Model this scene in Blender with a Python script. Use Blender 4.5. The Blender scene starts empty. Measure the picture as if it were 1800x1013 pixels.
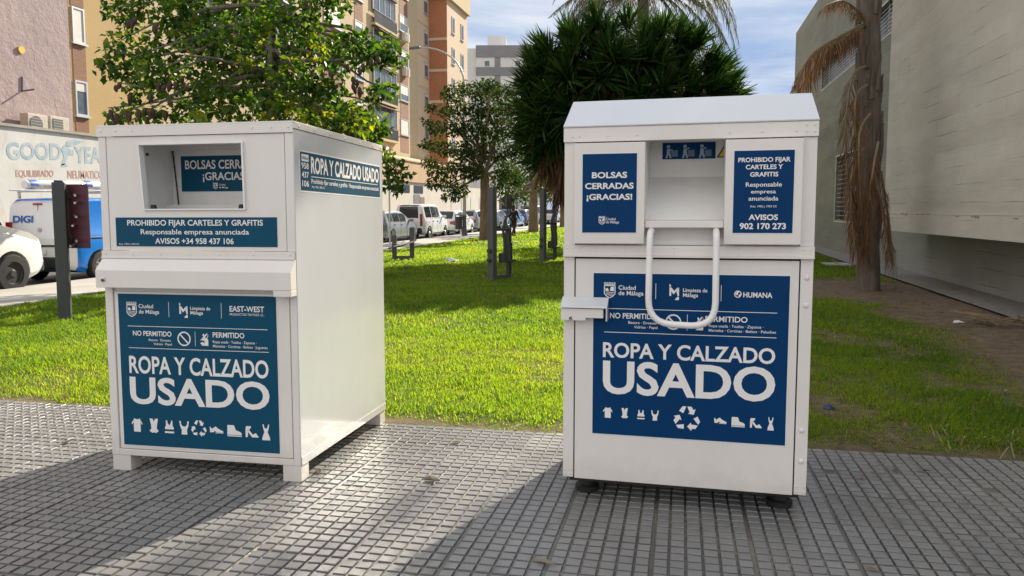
import bpy, bmesh, math, random
import numpy as np
from mathutils import Vector, Matrix
PI = math.pi
R = math.radians
scene = bpy.context.scene
COL = scene.collection
rng = np.random.default_rng(7)
random.seed(7)

# ---------------------------------------------------------------- camera, sky, sun
# world axes: +Y runs along the street, +X points right towards the concrete building
TH = R(12.47)                       # camera looks this far left of +Y
CAMH, FPX, PITCH = 1.42, 1347.0, R(4.857)
cd = bpy.data.cameras.new('camera')
cam = bpy.data.objects.new('camera', cd)
COL.objects.link(cam)
cam.location = (0, 0, CAMH)
cam.rotation_euler = (PI/2 - PITCH, 0, TH)
cd.sensor_width = 36.0
cd.lens = FPX*36.0/1800.0
cd.clip_start = 0.05
cd.clip_end = 3000
scene.camera = cam

SUN_AZ, SUN_EL = R(16.0), R(30.0)
world = bpy.data.worlds.new('World')
scene.world = world
world.use_nodes = True
wn, wl = world.node_tree.nodes, world.node_tree.links
wn.clear()
wout = wn.new('ShaderNodeOutputWorld')
bg = wn.new('ShaderNodeBackground')
sky = wn.new('ShaderNodeTexSky')
sky.sky_type = 'NISHITA'
sky.sun_disc = False
sky.sun_elevation = SUN_EL
sky.sun_rotation = SUN_AZ
sky.air_density = 1.0
sky.dust_density = 0.6
sky.ozone_density = 1.0
tc = wn.new('ShaderNodeTexCoord')
sp = wn.new('ShaderNodeSeparateXYZ')
zz = wn.new('ShaderNodeMath'); zz.operation = 'MAXIMUM'; zz.inputs[1].default_value = 0.03
dv = wn.new('ShaderNodeVectorMath'); dv.operation = 'DIVIDE'
cz = wn.new('ShaderNodeCombineXYZ')
nz = wn.new('ShaderNodeTexNoise'); nz.inputs['Scale'].default_value = 0.55; nz.inputs['Detail'].default_value = 7
nz.inputs['Roughness'].default_value = 0.58; nz.inputs['Distortion'].default_value = 0.35
mt = lambda op, x, y, clamp=False: _mt(op, x, y, clamp)
def _mt(op, x, y, clamp):
    q = wn.new('ShaderNodeMath'); q.operation = op; q.use_clamp = clamp
    for i, v in enumerate((x, y)):
        if isinstance(v, bpy.types.NodeSocket): wl.new(v, q.inputs[i])
        else: q.inputs[i].default_value = v
    return q.outputs[0]
rp = wn.new('ShaderNodeValToRGB')
rp.color_ramp.elements[0].position = 0.37; rp.color_ramp.elements[0].color = (0, 0, 0, 1)
rp.color_ramp.elements[1].position = 0.57; rp.color_ramp.elements[1].color = (1, 1, 1, 1)
mx = wn.new('ShaderNodeMix'); mx.data_type = 'RGBA'
dk = wn.new('ShaderNodeMix'); dk.data_type = 'RGBA'; dk.blend_type = 'DARKEN'; dk.inputs[0].default_value = 1.0
dk.inputs[7].default_value = (1.9, 2.6, 3.9, 1)         # caps the sky colour to hold back the glare round the sun
cc = wn.new('ShaderNodeMix'); cc.data_type = 'RGBA'     # brighter clouds added away from the sun, out of view, as fill light
cc.inputs[6].default_value = (4.0, 4.25, 4.7, 1); cc.inputs[7].default_value = (6.2, 6.1, 6.05, 1)
wl.new(tc.outputs['Generated'], sp.inputs[0])
wl.new(sp.outputs['Z'], zz.inputs[0])
for i in range(3): wl.new(zz.outputs[0], cz.inputs[i])
wl.new(tc.outputs['Generated'], dv.inputs[0]); wl.new(cz.outputs[0], dv.inputs[1])
wl.new(dv.outputs[0], nz.inputs['Vector'])
away = mt('MULTIPLY_ADD', sp.outputs['Y'], -1.1, False); away.node.use_clamp = True
left = mt('MULTIPLY_ADD', sp.outputs['X'], -0.85, False); left.node.inputs[2].default_value = 0.35; wl.new(left, away.node.inputs[2])
wl.new(away, cc.inputs[0])
cov = mt('MULTIPLY_ADD', away, 0.16); wl.new(nz.outputs['Fac'], cov.node.inputs[2])  # more cloud cover there too, added for the fill
wl.new(cov, rp.inputs['Fac'])
wl.new(rp.outputs['Color'], mx.inputs[0])
wl.new(sky.outputs['Color'], dk.inputs[6])
wl.new(dk.outputs[2], mx.inputs[6])
wl.new(cc.outputs[2], mx.inputs[7])
wl.new(mx.outputs[2], bg.inputs['Color'])
bg.inputs['Strength'].default_value = 0.10
wl.new(bg.outputs[0], wout.inputs['Surface'])

sd_ = bpy.data.lights.new('sun', 'SUN')
sun = bpy.data.objects.new('sun', sd_)
COL.objects.link(sun)
sd_.energy = 5.0
sd_.angle = R(0.53)
sd_.color = (1.0, 0.90, 0.74)
sdir = Vector((math.sin(SUN_AZ)*math.cos(SUN_EL), math.cos(SUN_AZ)*math.cos(SUN_EL), math.sin(SUN_EL)))
sun.rotation_euler = sdir.to_track_quat('Z', 'Y').to_euler()
sun.location = (6, 20, 30)

vs = scene.view_settings
vs.view_transform = 'Standard'
vs.look = 'None'
vs.exposure = 1.0
vs.gamma = 1.0
scene.cycles.max_bounces = 6
scene.cycles.transparent_max_bounces = 6

# ---------------------------------------------------------------- helpers
def yc(t, s):                       # distance in front of the camera
    return -0.216*t + 0.976*s
def tz(t, s):                       # the ground rises gently away from the pavement
    return 0.02*max(0.0, yc(t, s) - 6.0)
def at(px, py, Y):                  # a photograph pixel at depth Y, as a point of the world
    u = (px-900)/FPX; v = -(py-506.5)/FPX
    c, s = math.cos(PITCH), math.sin(PITCH)
    d = Vector((u, c+v*s, -s+v*c)); d = d/d.y*Y
    ct, st = math.cos(TH), math.sin(TH)
    return Vector((d.x*ct-d.y*st, d.x*st+d.y*ct, CAMH+d.z))

def tag(o, label=None, cat=None, group=None, kind=None):
    if label: o['label'] = label
    if cat: o['category'] = cat
    if group: o['group'] = group
    if kind: o['kind'] = kind
    return o
def empty(name, loc, rz=0.0, rx=0.0, ry=0.0):
    o = bpy.data.objects.new(name, None)
    COL.objects.link(o)
    o.location = loc; o.rotation_euler = (rx, ry, rz)
    o.empty_display_size = 0.2
    return o
def thing(name, label, cat, loc, rz=0.0, group=None, ry=0.0):
    return tag(empty(name, loc, rz, 0.0, ry), label, cat, group)

class MB:
    """collects faces for ONE mesh object"""
    def __init__(self): self.v = []; self.f = []; self.m = []
    def add(self, vs, fs, m=0):
        n = len(self.v); self.v += [tuple(p) for p in vs]
        self.f += [tuple(i+n for i in f) for f in fs]; self.m += [m]*len(fs)
    def box(self, x0, x1, y0, y1, z0, z1, m=0, rot=None, org=None):
        p = [(x0,y0,z0),(x1,y0,z0),(x1,y1,z0),(x0,y1,z0),(x0,y0,z1),(x1,y0,z1),(x1,y1,z1),(x0,y1,z1)]
        if rot is not None:
            o = Vector(org or (0,0,0)); p = [rot @ (Vector(q)-o) + o for q in p]
        self.add(p, [(0,3,2,1),(4,5,6,7),(0,1,5,4),(1,2,6,5),(2,3,7,6),(3,0,4,7)], m)
    def hexa(self, p, m=0):         # 8 corners, bottom ring then top ring
        self.add(p, [(0,3,2,1),(4,5,6,7),(0,1,5,4),(1,2,6,5),(2,3,7,6),(3,0,4,7)], m)
    def prism(self, pts, vec, m=0): # polygon extruded along vec
        n = len(pts); vec = Vector(vec)
        a = [Vector(p) for p in pts]; b = [p+vec for p in a]
        self.add(a+b, [tuple(range(n))[::-1], tuple(range(n, 2*n))] +
                 [(i, (i+1) % n, n+(i+1) % n, n+i) for i in range(n)], m)
    def poly(self, pts, m=0): self.add(pts, [tuple(range(len(pts)))], m)
    def tube(self, path, rad, n=8, m=0, cap=True):
        path = [Vector(p) for p in path]; k = len(path)
        if not hasattr(rad, '__len__'): rad = [rad]*k
        rings = []; up = Vector((0.13, 0.27, 1)).normalized(); prev = None
        for i in range(k):
            d = (path[min(i+1, k-1)]-path[max(i-1, 0)]).normalized()
            if prev is None:
                a = d.cross(up)
                if a.length < 1e-3: a = d.cross(Vector((1, 0, 0)))
                a.normalize()
            else:
                a = (prev - d*prev.dot(d)); a.normalize()
            prev = a; b = d.cross(a)
            rings += [path[i] + (a*math.cos(2*PI*j/n)+b*math.sin(2*PI*j/n))*rad[i] for j in range(n)]
        fs = [(i*n+j, i*n+(j+1) % n, (i+1)*n+(j+1) % n, (i+1)*n+j) for i in range(k-1) for j in range(n)]
        if cap: fs += [tuple(range(n))[::-1], tuple(range((k-1)*n, k*n))]
        self.add(rings, fs, m)
    def cyl(self, p0, p1, r, n=16, m=0): self.tube([p0, p1], r, n, m)
    def lathe(self, prof, org, axis, n=20, m=0):   # prof: (radius, height along axis)
        axis = Vector(axis).normalized(); org = Vector(org)
        a = axis.cross(Vector((0.3, 0.1, 1)) if abs(axis.z) < .9 else Vector((1, 0, 0))).normalized(); b = axis.cross(a)
        vsl = [org + axis*h + (a*math.cos(2*PI*j/n)+b*math.sin(2*PI*j/n))*max(r, 1e-4) for r, h in prof for j in range(n)]
        k = len(prof)
        fs = [(i*n+j, i*n+(j+1) % n, (i+1)*n+(j+1) % n, (i+1)*n+j) for i in range(k-1) for j in range(n)]
        fs += [tuple(range(n))[::-1], tuple(range((k-1)*n, k*n))]
        self.add(vsl, fs, m)
    def dome(self, c, axis, r, h, n=10, m=0):
        self.lathe([(r, 0), (r*.9, h*.5), (r*.55, h*.9), (0.0003, h)], c, axis, n, m)
    def build(self, name, mats, parent=None, smooth=False, bevel=0, seg=2, angle=35):
        me = bpy.data.meshes.new(name)
        me.from_pydata(self.v, [], self.f)
        if not isinstance(mats, (list, tuple)): mats = [mats]
        for mm in mats: me.materials.append(mm)
        if len(mats) > 1: me.polygons.foreach_set('material_index', self.m)
        bm = bmesh.new(); bm.from_mesh(me); bmesh.ops.recalc_face_normals(bm, faces=bm.faces[:]); bm.to_mesh(me); bm.free()
        o = bpy.data.objects.new(name, me)
        COL.objects.link(o)
        if parent: o.parent = parent
        if smooth:
            me.polygons.foreach_set('use_smooth', [True]*len(me.polygons))
            try: me.set_sharp_from_angle(angle=R(angle))
            except Exception: pass
        if bevel:
            b = o.modifiers.new('bevel', 'BEVEL'); b.width = bevel; b.segments = seg; b.limit_method = 'ANGLE'; b.angle_limit = R(40)
            b.harden_normals = False
        return o

def np_mesh(name, verts, faces, mats, attrs=None, parent=None, midx=None):
    """verts (N,3), faces (M,k) of one size k"""
    verts = np.asarray(verts, np.float32); faces = np.asarray(faces, np.int32)
    M_, k = faces.shape
    me = bpy.data.meshes.new(name)
    me.vertices.add(len(verts)); me.vertices.foreach_set('co', verts.ravel())
    me.loops.add(M_*k); me.loops.foreach_set('vertex_index', faces.ravel())
    me.polygons.add(M_); me.polygons.foreach_set('loop_start', np.arange(M_, dtype=np.int32)*k)
    try: me.polygons.foreach_set('loop_total', np.full(M_, k, np.int32))
    except Exception: pass
    if not isinstance(mats, (list, tuple)): mats = [mats]
    for mm in mats: me.materials.append(mm)
    if midx is not None: me.polygons.foreach_set('material_index', np.asarray(midx, np.int32))
    for an, av in (attrs or {}).items():
        a = me.attributes.new(an, 'FLOAT', 'POINT'); a.data.foreach_set('value', np.asarray(av, np.float32))
    me.update(calc_edges=True); me.validate()
    o = bpy.data.objects.new(name, me); COL.objects.link(o)
    if parent: o.parent = parent
    return o

# ---------------------------------------------------------------- materials
def nodes(name):
    m = bpy.data.materials.new(name); m.use_nodes = True
    nt = m.node_tree; nt.nodes.clear()
    out = nt.nodes.new('ShaderNodeOutputMaterial')
    return m, nt, out
def mixc(nt, fac, a, b, mode='MIX'):
    x = nt.nodes.new('ShaderNodeMix'); x.data_type = 'RGBA'; x.blend_type = mode
    for i, val in ((0, fac), (6, a), (7, b)):
        if isinstance(val, bpy.types.NodeSocket): nt.links.new(val, x.inputs[i])
        elif i == 0: x.inputs[0].default_value = val
        else: x.inputs[i].default_value = (*val, 1) if len(val) == 3 else val
    return x.outputs[2]
def noise(nt, scale, detail=4, rough=.55, vec=None, stretch=None, dist=0.0):
    n = nt.nodes.new('ShaderNodeTexNoise'); n.inputs['Scale'].default_value = scale
    n.inputs['Detail'].default_value = detail; n.inputs['Roughness'].default_value = rough; n.inputs['Distortion'].default_value = dist
    if vec is None:
        vec = nt.nodes.new('ShaderNodeTexCoord').outputs['Object']
    if stretch:
        mp = nt.nodes.new('ShaderNodeMapping'); mp.inputs['Scale'].default_value = stretch
        nt.links.new(vec, mp.inputs[0]); vec = mp.outputs[0]
    nt.links.new(vec, n.inputs['Vector'])
    return n.outputs['Fac']
def ramp(nt, fac, stops):
    r = nt.nodes.new('ShaderNodeValToRGB'); e = r.color_ramp.elements
    while len(e) < len(stops): e.new(0.5)
    for i, (p, c) in enumerate(stops):
        e[i].position = p; e[i].color = (c, c, c, 1) if not hasattr(c, '__len__') else (*c, 1)
    nt.links.new(fac, r.inputs['Fac']); return r.outputs['Color']
def bumpn(nt, h, strength, dist=0.01, prev=None):
    b = nt.nodes.new('ShaderNodeBump'); b.inputs['Strength'].default_value = strength; b.inputs['Distance'].default_value = dist
    nt.links.new(h, b.inputs['Height'])
    if prev is not None: nt.links.new(prev, b.inputs['Normal'])
    return b.outputs['Normal']
def M(name, col, rough=.6, var=.12, scale=6., bump=0., bscale=40., metal=0., coat=0., bdist=.004, stretch=None, spec=.5):
    m, nt, out = nodes(name)
    p = nt.nodes.new('ShaderNodeBsdfPrincipled')
    f = noise(nt, scale, 5, .6, stretch=stretch)
    f2 = ramp(nt, f, [(0.3, 0.0), (0.7, 1.0)])
    c = mixc(nt, f2, tuple(x*(1-var) for x in col), tuple(min(1, x*(1+var)) for x in col))
    nt.links.new(c, p.inputs['Base Color'])
    p.inputs['Roughness'].default_value = rough; p.inputs['Metallic'].default_value = metal
    p.inputs['Specular IOR Level'].default_value = spec
    if coat: p.inputs['Coat Weight'].default_value = coat; p.inputs['Coat Roughness'].default_value = .08
    if bump:
        nt.links.new(bumpn(nt, noise(nt, bscale, 4), bump, bdist), p.inputs['Normal'])
    nt.links.new(p.outputs[0], out.inputs[0])
    return m
def leafmat(name, cols, transl=.35, rough=.5, attr=None, tint=(1.5, 1.6, .55), spec=.35):
    """foliage: colours picked per leaf, light passes through"""
    m, nt, out = nodes(name)
    if attr:
        a = nt.nodes.new('ShaderNodeAttribute'); a.attribute_name = attr; fac = a.outputs['Fac']
    else:
        g = nt.nodes.new('ShaderNodeNewGeometry'); fac = g.outputs['Random Per Island']
    n = len(cols)
    c = ramp(nt, fac, [(i/(n-1), cc) for i, cc in enumerate(cols)])
    p = nt.nodes.new('ShaderNodeBsdfPrincipled'); p.inputs['Roughness'].default_value = rough
    p.inputs['Specular IOR Level'].default_value = spec
    nt.links.new(c, p.inputs['Base Color'])
    t = nt.nodes.new('ShaderNodeBsdfTranslucent')
    ct = mixc(nt, 1.0, c, tint, 'MULTIPLY')
    nt.links.new(ct, t.inputs['Color'])
    x = nt.nodes.new('ShaderNodeMixShader'); x.inputs[0].default_value = transl
    nt.links.new(p.outputs[0], x.inputs[1]); nt.links.new(t.outputs[0], x.inputs[2])
    nt.links.new(x.outputs[0], out.inputs[0])
    return m
def paintmat(name, col, rough, wave, dirt=.12):
    """enamelled sheet steel: slightly wavy, faintly dirty"""
    m, nt, out = nodes(name)
    p = nt.nodes.new('ShaderNodeBsdfPrincipled')
    f = ramp(nt, noise(nt, 2.2, 6, .65, stretch=(1, 1, .35)), [(.35, 0.), (.75, 1.)])
    sp_ = ramp(nt, noise(nt, 55, 3, .6), [(.66, 0.), (.74, 1.)])
    c = mixc(nt, f, col, tuple(x*(1-dirt*.6) for x in col))
    sp2 = nt.nodes.new('ShaderNodeMath'); sp2.operation = 'MULTIPLY'; sp2.inputs[1].default_value = dirt*1.2
    nt.links.new(sp_, sp2.inputs[0])
    c = mixc(nt, sp2.outputs[0], c, (.33, .29, .24))
    # splash dirt rising from the feet
    co = nt.nodes.new('ShaderNodeTexCoord'); sx = nt.nodes.new('ShaderNodeSeparateXYZ'); nt.links.new(co.outputs['Object'], sx.inputs[0])
    ad = nt.nodes.new('ShaderNodeMath'); ad.operation = 'MULTIPLY_ADD'; ad.inputs[1].default_value = .35
    nt.links.new(noise(nt, 9, 5, .7), ad.inputs[0]); nt.links.new(sx.outputs['Z'], ad.inputs[2])
    low = ramp(nt, ad.outputs[0], [(.22, .4), (.42, 0.)])
    c = mixc(nt, low, c, (.46, .42, .36))
    p.inputs['Coat Weight'].default_value = .35; p.inputs['Coat Roughness'].default_value = .06
    nt.links.new(c, p.inputs['Base Color'])
    rr = ramp(nt, noise(nt, 3.5, 4), [(.3, rough*.85), (.7, rough*1.25)])
    nt.links.new(rr, p.inputs['Roughness'])
    nrm = bumpn(nt, noise(nt, 2.6, 2, .4), wave, .03)
    nrm = bumpn(nt, noise(nt, 260, 2), .04, .001, nrm)
    nt.links.new(nrm, p.inputs['Normal'])
    nt.links.new(p.outputs[0], out.inputs[0])
    return m

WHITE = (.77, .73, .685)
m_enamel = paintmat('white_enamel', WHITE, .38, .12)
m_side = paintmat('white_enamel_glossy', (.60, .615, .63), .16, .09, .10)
m_roofp = paintmat('white_enamel_roof', (.66, .66, .67), .10, .06, .06)
m_tube = M('white_tube', (.80, .79, .76), .35, .05)
m_inner = M('inner_enamel', (.74, .73, .71), .45, .06)
m_teal = M('teal_vinyl', (.006, .068, .128), .5, .05, 3, spec=.12)
m_navy = M('blue_vinyl', (.0015, .040, .130), .5, .05, 3, spec=.1)
m_letter = M('white_print', (.80, .78, .76), .5, .02)
m_gap = M('dark_gap', (.03, .028, .026), .8)
m_rubber = M('black_rubber', (.014, .014, .015), .65, .2)
m_steel = M('steel', (.55, .54, .52), .35, .1, metal=.9)
m_yellow = M('warning_yellow', (.75, .45, .03), .5)
m_black = M('black_print', (.012, .012, .012), .6)
m_grey_post = M('grey_post_paint', (.085, .085, .088), .5, .12, 8)
m_dark_post = M('dark_post_paint', (.045, .05, .05), .5, .12, 8)
m_maroon = M('maroon_panel', (.075, .02, .033), .5, .1)
# ---------------------------------------------------------------- lettering and printed marks
_tc = {}
def text_geo(s, bold):
    key = (s, bold)
    if key in _tc: return _tc[key]
    cu = bpy.data.curves.new('lettering', 'FONT'); cu.body = s; cu.size = 1.0; cu.offset = bold; cu.resolution_u = 4; cu.fill_mode = 'FRONT'
    o = bpy.data.objects.new('lettering', cu); COL.objects.link(o)
    dg = bpy.context.evaluated_depsgraph_get()
    me = bpy.data.meshes.new_from_object(o.evaluated_get(dg))
    v = np.array([tuple(x.co) for x in me.vertices]).reshape(-1, 3); f = [tuple(p.vertices) for p in me.polygons]
    bpy.data.objects.remove(o); bpy.data.curves.remove(cu); bpy.data.meshes.remove(me)
    _tc[key] = (v, f); return _tc[key]
class Print:
    """flat print laid on a plane: org + u*ux + v*uv"""
    def __init__(self, org, ux, uv): self.o = Vector(org); self.x = Vector(ux); self.y = Vector(uv); self.mb = MB()
    def P(self, u, v): return self.o + self.x*u + self.y*v
    def text(self, s, u0, v0, u1, v1, bold=.018, m=0):
        v, f = text_geo(s, bold); hv, _ = text_geo('H', bold)
        hc = hv[:, 1].max()-hv[:, 1].min(); hb = hv[:, 1].min(); x0, x1 = v[:, 0].min(), v[:, 0].max()
        sx = (u1-u0)/(x1-x0); sy = (v1-v0)/hc
        self.mb.add([self.P(u0+(p[0]-x0)*sx, v0+(p[1]-hb)*sy) for p in v], f, m)
    def rect(self, u0, v0, u1, v1, m=0): self.mb.poly([self.P(u0, v0), self.P(u1, v0), self.P(u1, v1), self.P(u0, v1)], m)
    def poly(self, pts, m=0): self.mb.poly([self.P(*p) for p in pts], m)
    def upoly(self, pts, u0, v0, u1, v1, m=0): self.poly([(u0+(u1-u0)*a, v0+(v1-v0)*b) for a, b in pts], m)
    def line(self, p, q, w, m=0):
        dx, dy = q[0]-p[0], q[1]-p[1]; L = math.hypot(dx, dy); nx, ny = -dy/L*w/2, dx/L*w/2
        self.poly([(p[0]+nx, p[1]+ny), (p[0]-nx, p[1]-ny), (q[0]-nx, q[1]-ny), (q[0]+nx, q[1]+ny)], m)
    def path(self, pts, w, m=0, close=False):
        for i in range(len(pts)-(0 if close else 1)): self.line(pts[i], pts[(i+1) % len(pts)], w, m)
    def ring(self, c, r0, r1, m=0, n=40, a0=0, a1=2*PI):
        for i in range(n):
            a, b = a0+(a1-a0)*i/n, a0+(a1-a0)*(i+1)/n
            self.poly([(c[0]+r0*math.cos(a), c[1]+r0*math.sin(a)), (c[0]+r1*math.cos(a), c[1]+r1*math.sin(a)),
                       (c[0]+r1*math.cos(b), c[1]+r1*math.sin(b)), (c[0]+r0*math.cos(b), c[1]+r0*math.sin(b))], m)
    def disc(self, c, r, m=0, n=20): self.poly([(c[0]+r*math.cos(2*PI*i/n), c[1]+r*math.sin(2*PI*i/n)) for i in range(n)], m)
    # ---- marks
    def crest(self, u0, v0, u1, v1):
        w, h = u1-u0, v1-v0; X = lambda a, b: (u0+a*w, v0+b*h)
        self.path([X(.04, .76), X(.04, .25), X(.25, .08), X(.5, 0.), X(.75, .08), X(.96, .25), X(.96, .76)], w*.075, close=True)
        for k in range(5): self.ring(X(.08+.21*k, .91), w*.045, w*.09, n=10)
        self.line(X(.02, .82), X(.98, .82), w*.05)
        self.upoly([(.14, .42), (.4, .42), (.4, .55), (.32, .55), (.32, .62), (.24, .58), (.14, .6)], u0, v0, u1, v1)
        self.upoly([(.52, .42), (.86, .42), (.86, .68), (.78, .72), (.7, .66), (.6, .7), (.56, .58)], u0, v0, u1, v1)
        for k in range(3):
            b = .34-.09*k
            self.path([X(.14+.03*k, b), X(.35, b+.03), X(.55, b-.03), X(.86-.03*k, b)], w*.045)
    def mlogo(self, u0, v0, u1, v1):
        U = lambda p: self.upoly(p, u0, v0, u1, v1)
        U([(0, 1), (.16, .93), (.16, .82), (0, .82)])
        U([(0, .25), (.2, .25), (.2, .52), (.48, .33), (.8, .66), (1, .66), (1, .25), (.82, .25), (.76, .45), (.5, .2), (.2, .55), (0, .78)][:4] + [(.0, .78)])
        U([(0, .78), (.2, .52), (.45, .36), (.5, .56), (.2, .78)][0:5])
        U([(.45, .36), (.98, .7), (.98, .78), (.8, .76), (.5, .56)])
        U([(.8, .76), (.74, .5), (.86, .25), (1, .25), (1, .76)])
        U([(1, 0), (1, .2), (.85, .2), (.68, .1), (.58, 0)])
    def recycle(self, u0, v0, u1, v1):
        cx, cy, r = (u0+u1)/2, (v0+v1)/2, (u1-u0)/2
        body = [(-.62, .52), (-.30, 1.0), (.10, 1.0), (-.02, .80), (-.14, .98), (-.46, .42)]
        a1 = [(-.60, .60), (-.34, .98), (-.06, .98), (-.28, .42)]
        a2 = [(0.02, .98), (.34, .98), (.50, .72), (.66, .80), (.52, .34), (.08, .42), (.22, .52), (.12, .72)]
        for k in range(3):
            c, s = math.cos(-2*PI*k/3), math.sin(-2*PI*k/3)
            for pl in (a1, a2):
                self.poly([(cx+r*(x*c-y*s)*.98, cy+r*(x*s+y*c)*.98) for x, y in pl])
    def icon(self, kind, u0, v0, u1, v1, hole=None):
        U = lambda p, m=0: self.upoly(p, u0, v0, u1, v1, m)
        if kind == 'shirt':
            U([(.2, 0), (.82, 0), (.82, .7), (.2, .7)]); U([(.2, .7), (.82, .7), (.78, 1), (.62, .93), (.42, .93), (.25, 1)])
            U([(.2, .9), (.2, .7), (.06, .52), (0, .6)]); U([(.82, .9), (.82, .7), (.95, .52), (1, .6)])
        elif kind == 'corset':
            U([(.05, 1), (.35, 1), (.5, .8), (.5, .5), (.2, .5)]); U([(.5, .8), (.65, 1), (.95, 1), (.82, .5), (.5, .5)])
            U([(.2, .5), (.82, .5), (.8, .3), (1, .15), (.7, 0), (.5, .05), (.3, 0), (0, .15), (.22, .3)])
        elif kind == 'bra':
            U([(.0, .4), (1, .4), (.86, .62), (.14, .62)]); U([(.14, .62), (.48, .62), (.32, .8), (.28, 1), (.14, 1)]); U([(.52, .62), (.86, .62), (.86, 1), (.72, 1), (.68, .8)])
            U([(.04, .3), (.96, .3), (1, .4), (0, .4)]); U([(.0, 0), (1, 0), (1, .14), (0, .14)])
        elif kind == 'tank':
            U([(.2, 0), (.8, 0), (.78, .35), (.92, .6), (.08, .6), (.24, .35)]); U([(.08, .6), (.36, .6), (.2, .75), (.16, 1), (0, 1)]); U([(.64, .6), (.92, .6), (1, 1), (.84, 1), (.8, .75)])
        elif kind == 'shoe':
            U([(.02, .1), (.3, .12), (.36, .4), (.2, .55), (.0, .95)]); U([(.15, .6), (.45, .98), (.6, .7), (1, .3), (1, .12), (.5, .12)]); U([(.4, .0), (1, .0), (1, .08), (.4, .08)])
        elif kind == 'boot':
            U([(0, .14), (1, .14), (1, .3), (.9, .42), (.6, .55), (.48, .98), (.02, .98)]); U([(0, 0), (1, 0), (1, .09), (0, .09)])
        elif kind == 'heel':
            U([(.0, 0), (.16, 0), (.2, .5), (.45, .95), (.4, 1), (.05, 1), (.0, .7)]); U([(.1, .6), (.25, .7), (.55, .25), (.8, .4), (1, .06), (.98, 0), (.5, 0), (.3, .3)])
        elif kind == 'dress':
            U([(.3, .52), (.7, .52), (.84, .75), (.16, .75)]); U([(.16, .75), (.34, .75), (.22, 1), (.08, 1)]); U([(.66, .75), (.84, .75), (.92, 1), (.78, 1)])
            U([(0, 0), (1, 0), (.95, .2), (.7, .52), (.3, .52), (.05, .2)])
        elif kind == 'hand':
            U([(.15, 0), (1, 0), (1, .5), (.8, .62), (.55, .45), (.55, .2)][0:6]); U([(0, .2), (.3, .0), (.55, .2), (.3, .3)]); U([(0, .45), (.4, .62), (.8, .62), (.5, .4)])
            U([(.25, .62), (.6, .62), (.95, 1), (.8, .98)]); U([(.6, .62), (.85, .6), (1, .95), (1, .7)]); U([(.3, .85), (.45, .98), (.62, .72), (.5, .66)])
    def build(self, name, mats, parent): return self.mb.build(name, mats, parent)
# ---------------------------------------------------------------- the two textile banks
def camframe(x, y, yaw):
    ct, st = math.cos(TH), math.sin(TH)
    return (x*ct-y*st, x*st+y*ct, 0.0), yaw+TH
def rivets(mb, pts, axis, r=.006, h=.004, m=0):
    for p in pts: mb.dome(p, axis, r, h, 8, m)

# ---- left bank
loc1, yaw1 = camframe(-2.3056, 4.3194, -0.1899)
W1, D1, H1 = 1.1694, 1.3151, 1.956
b1 = thing('textile_bank', 'white used-clothes bank with flat lid and open hopper window, teal-blue poster, standing on square legs', 'clothes bank', loc1, yaw1, 'used-clothes banks on the pavement')
mb = MB()
mb.box(.002, W1-.006, .016, D1, .094, 1.258)                       # lower cabinet
mb.box(.002, .05, .0, .016, .092, 1.06); mb.box(1.130, W1-.0005, .0, .016, .092, 1.06)
mb.box(.05, 1.130, .0, .016, .092, .128)
mb.box(.002, .02, .016, D1, 1.258, 1.90); mb.box(W1-.02, W1-.006, .016, D1, 1.258, 1.90); mb.box(.02, W1-.02, D1-.02, D1, 1.258, 1.90)
mb.box(.002, .048, -.0005, .016, 1.266, 1.896); mb.box(1.1215, W1-.0005, -.0005, .016, 1.266, 1.896)   # corner posts
mb.build('cabinet', m_enamel, b1, bevel=.003)
mb = MB()                                                           # upper front sheet around the hopper window
ot, ob_, ol, orr, olb, orb = 1.853, 1.490, .252, .884, .274, .889
mb.prism([(.052, .002, ob_), (.052, .002, 1.268), (1.118, .002, 1.268), (1.118, .002, ob_)][::-1], (0, .012, 0))
mb.prism([(.052, .002, 1.893), (.052, .002, ot), (1.118, .002, ot), (1.118, .002, 1.893)][::-1], (0, .012, 0))
mb.prism([(.052, .002, ot), (.052, .002, ob_), (olb, .002, ob_), (ol, .002, ot)][::-1], (0, .012, 0))
mb.prism([(orr, .002, ot), (orb, .002, ob_), (1.118, .002, ob_), (1.118, .002, ot)][::-1], (0, .012, 0))
mb.build('front_sheet', m_enamel, b1)
mb = MB()
fr_ = [(ol, ot), (orr, ot), (orb, ob_), (olb, ob_)]
cx_, cz_ = .575, 1.67
for i in range(4):
    (a, c), (a2, c2) = fr_[i], fr_[(i+1) % 4]
    i1 = (a+(cx_-a)*.03, c+(cz_-c)*.04); i2 = (a2+(cx_-a2)*.03, c2+(cz_-c2)*.04)
    mb.hexa([(a, -.012, c), (a2, -.012, c2), (i2[0], -.012, i2[1]), (i1[0], -.012, i1[1]), (a, .03, c), (a2, .03, c2), (i2[0], .03, i2[1]), (i1[0], .03, i1[1])])
mb.build('window_frame', m_tube, b1)
mb = MB()                                                           # hopper chamber seen through the window
mb.box(.19, .215, .03, .36, 1.47, 1.893); mb.box(.92, .945, .03, .36, 1.47, 1.893)
mb.hexa([(.215, .352, 1.47), (.92, .352, 1.47), (.92, .375, 1.47), (.215, .375, 1.47), (.215, .352, 1.893), (.92, .352, 1.893), (.92, .375, 1.893), (.215, .375, 1.893)])
mb.box(.19, .945, .015, .36, 1.455, 1.48)
mb.box(.215, .92, .29, .352, 1.48, 1.525)
mb.box(.215, .92, .31, .352, 1.848, 1.893)
ch = mb.build('hopper_chamber', m_inner, b1)
mb = MB(); mb.tube([(.222, .346, 1.86), (.25, .346, 1.53)], .004, 6); mb.build('seam_strip', m_gap, ch)
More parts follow.
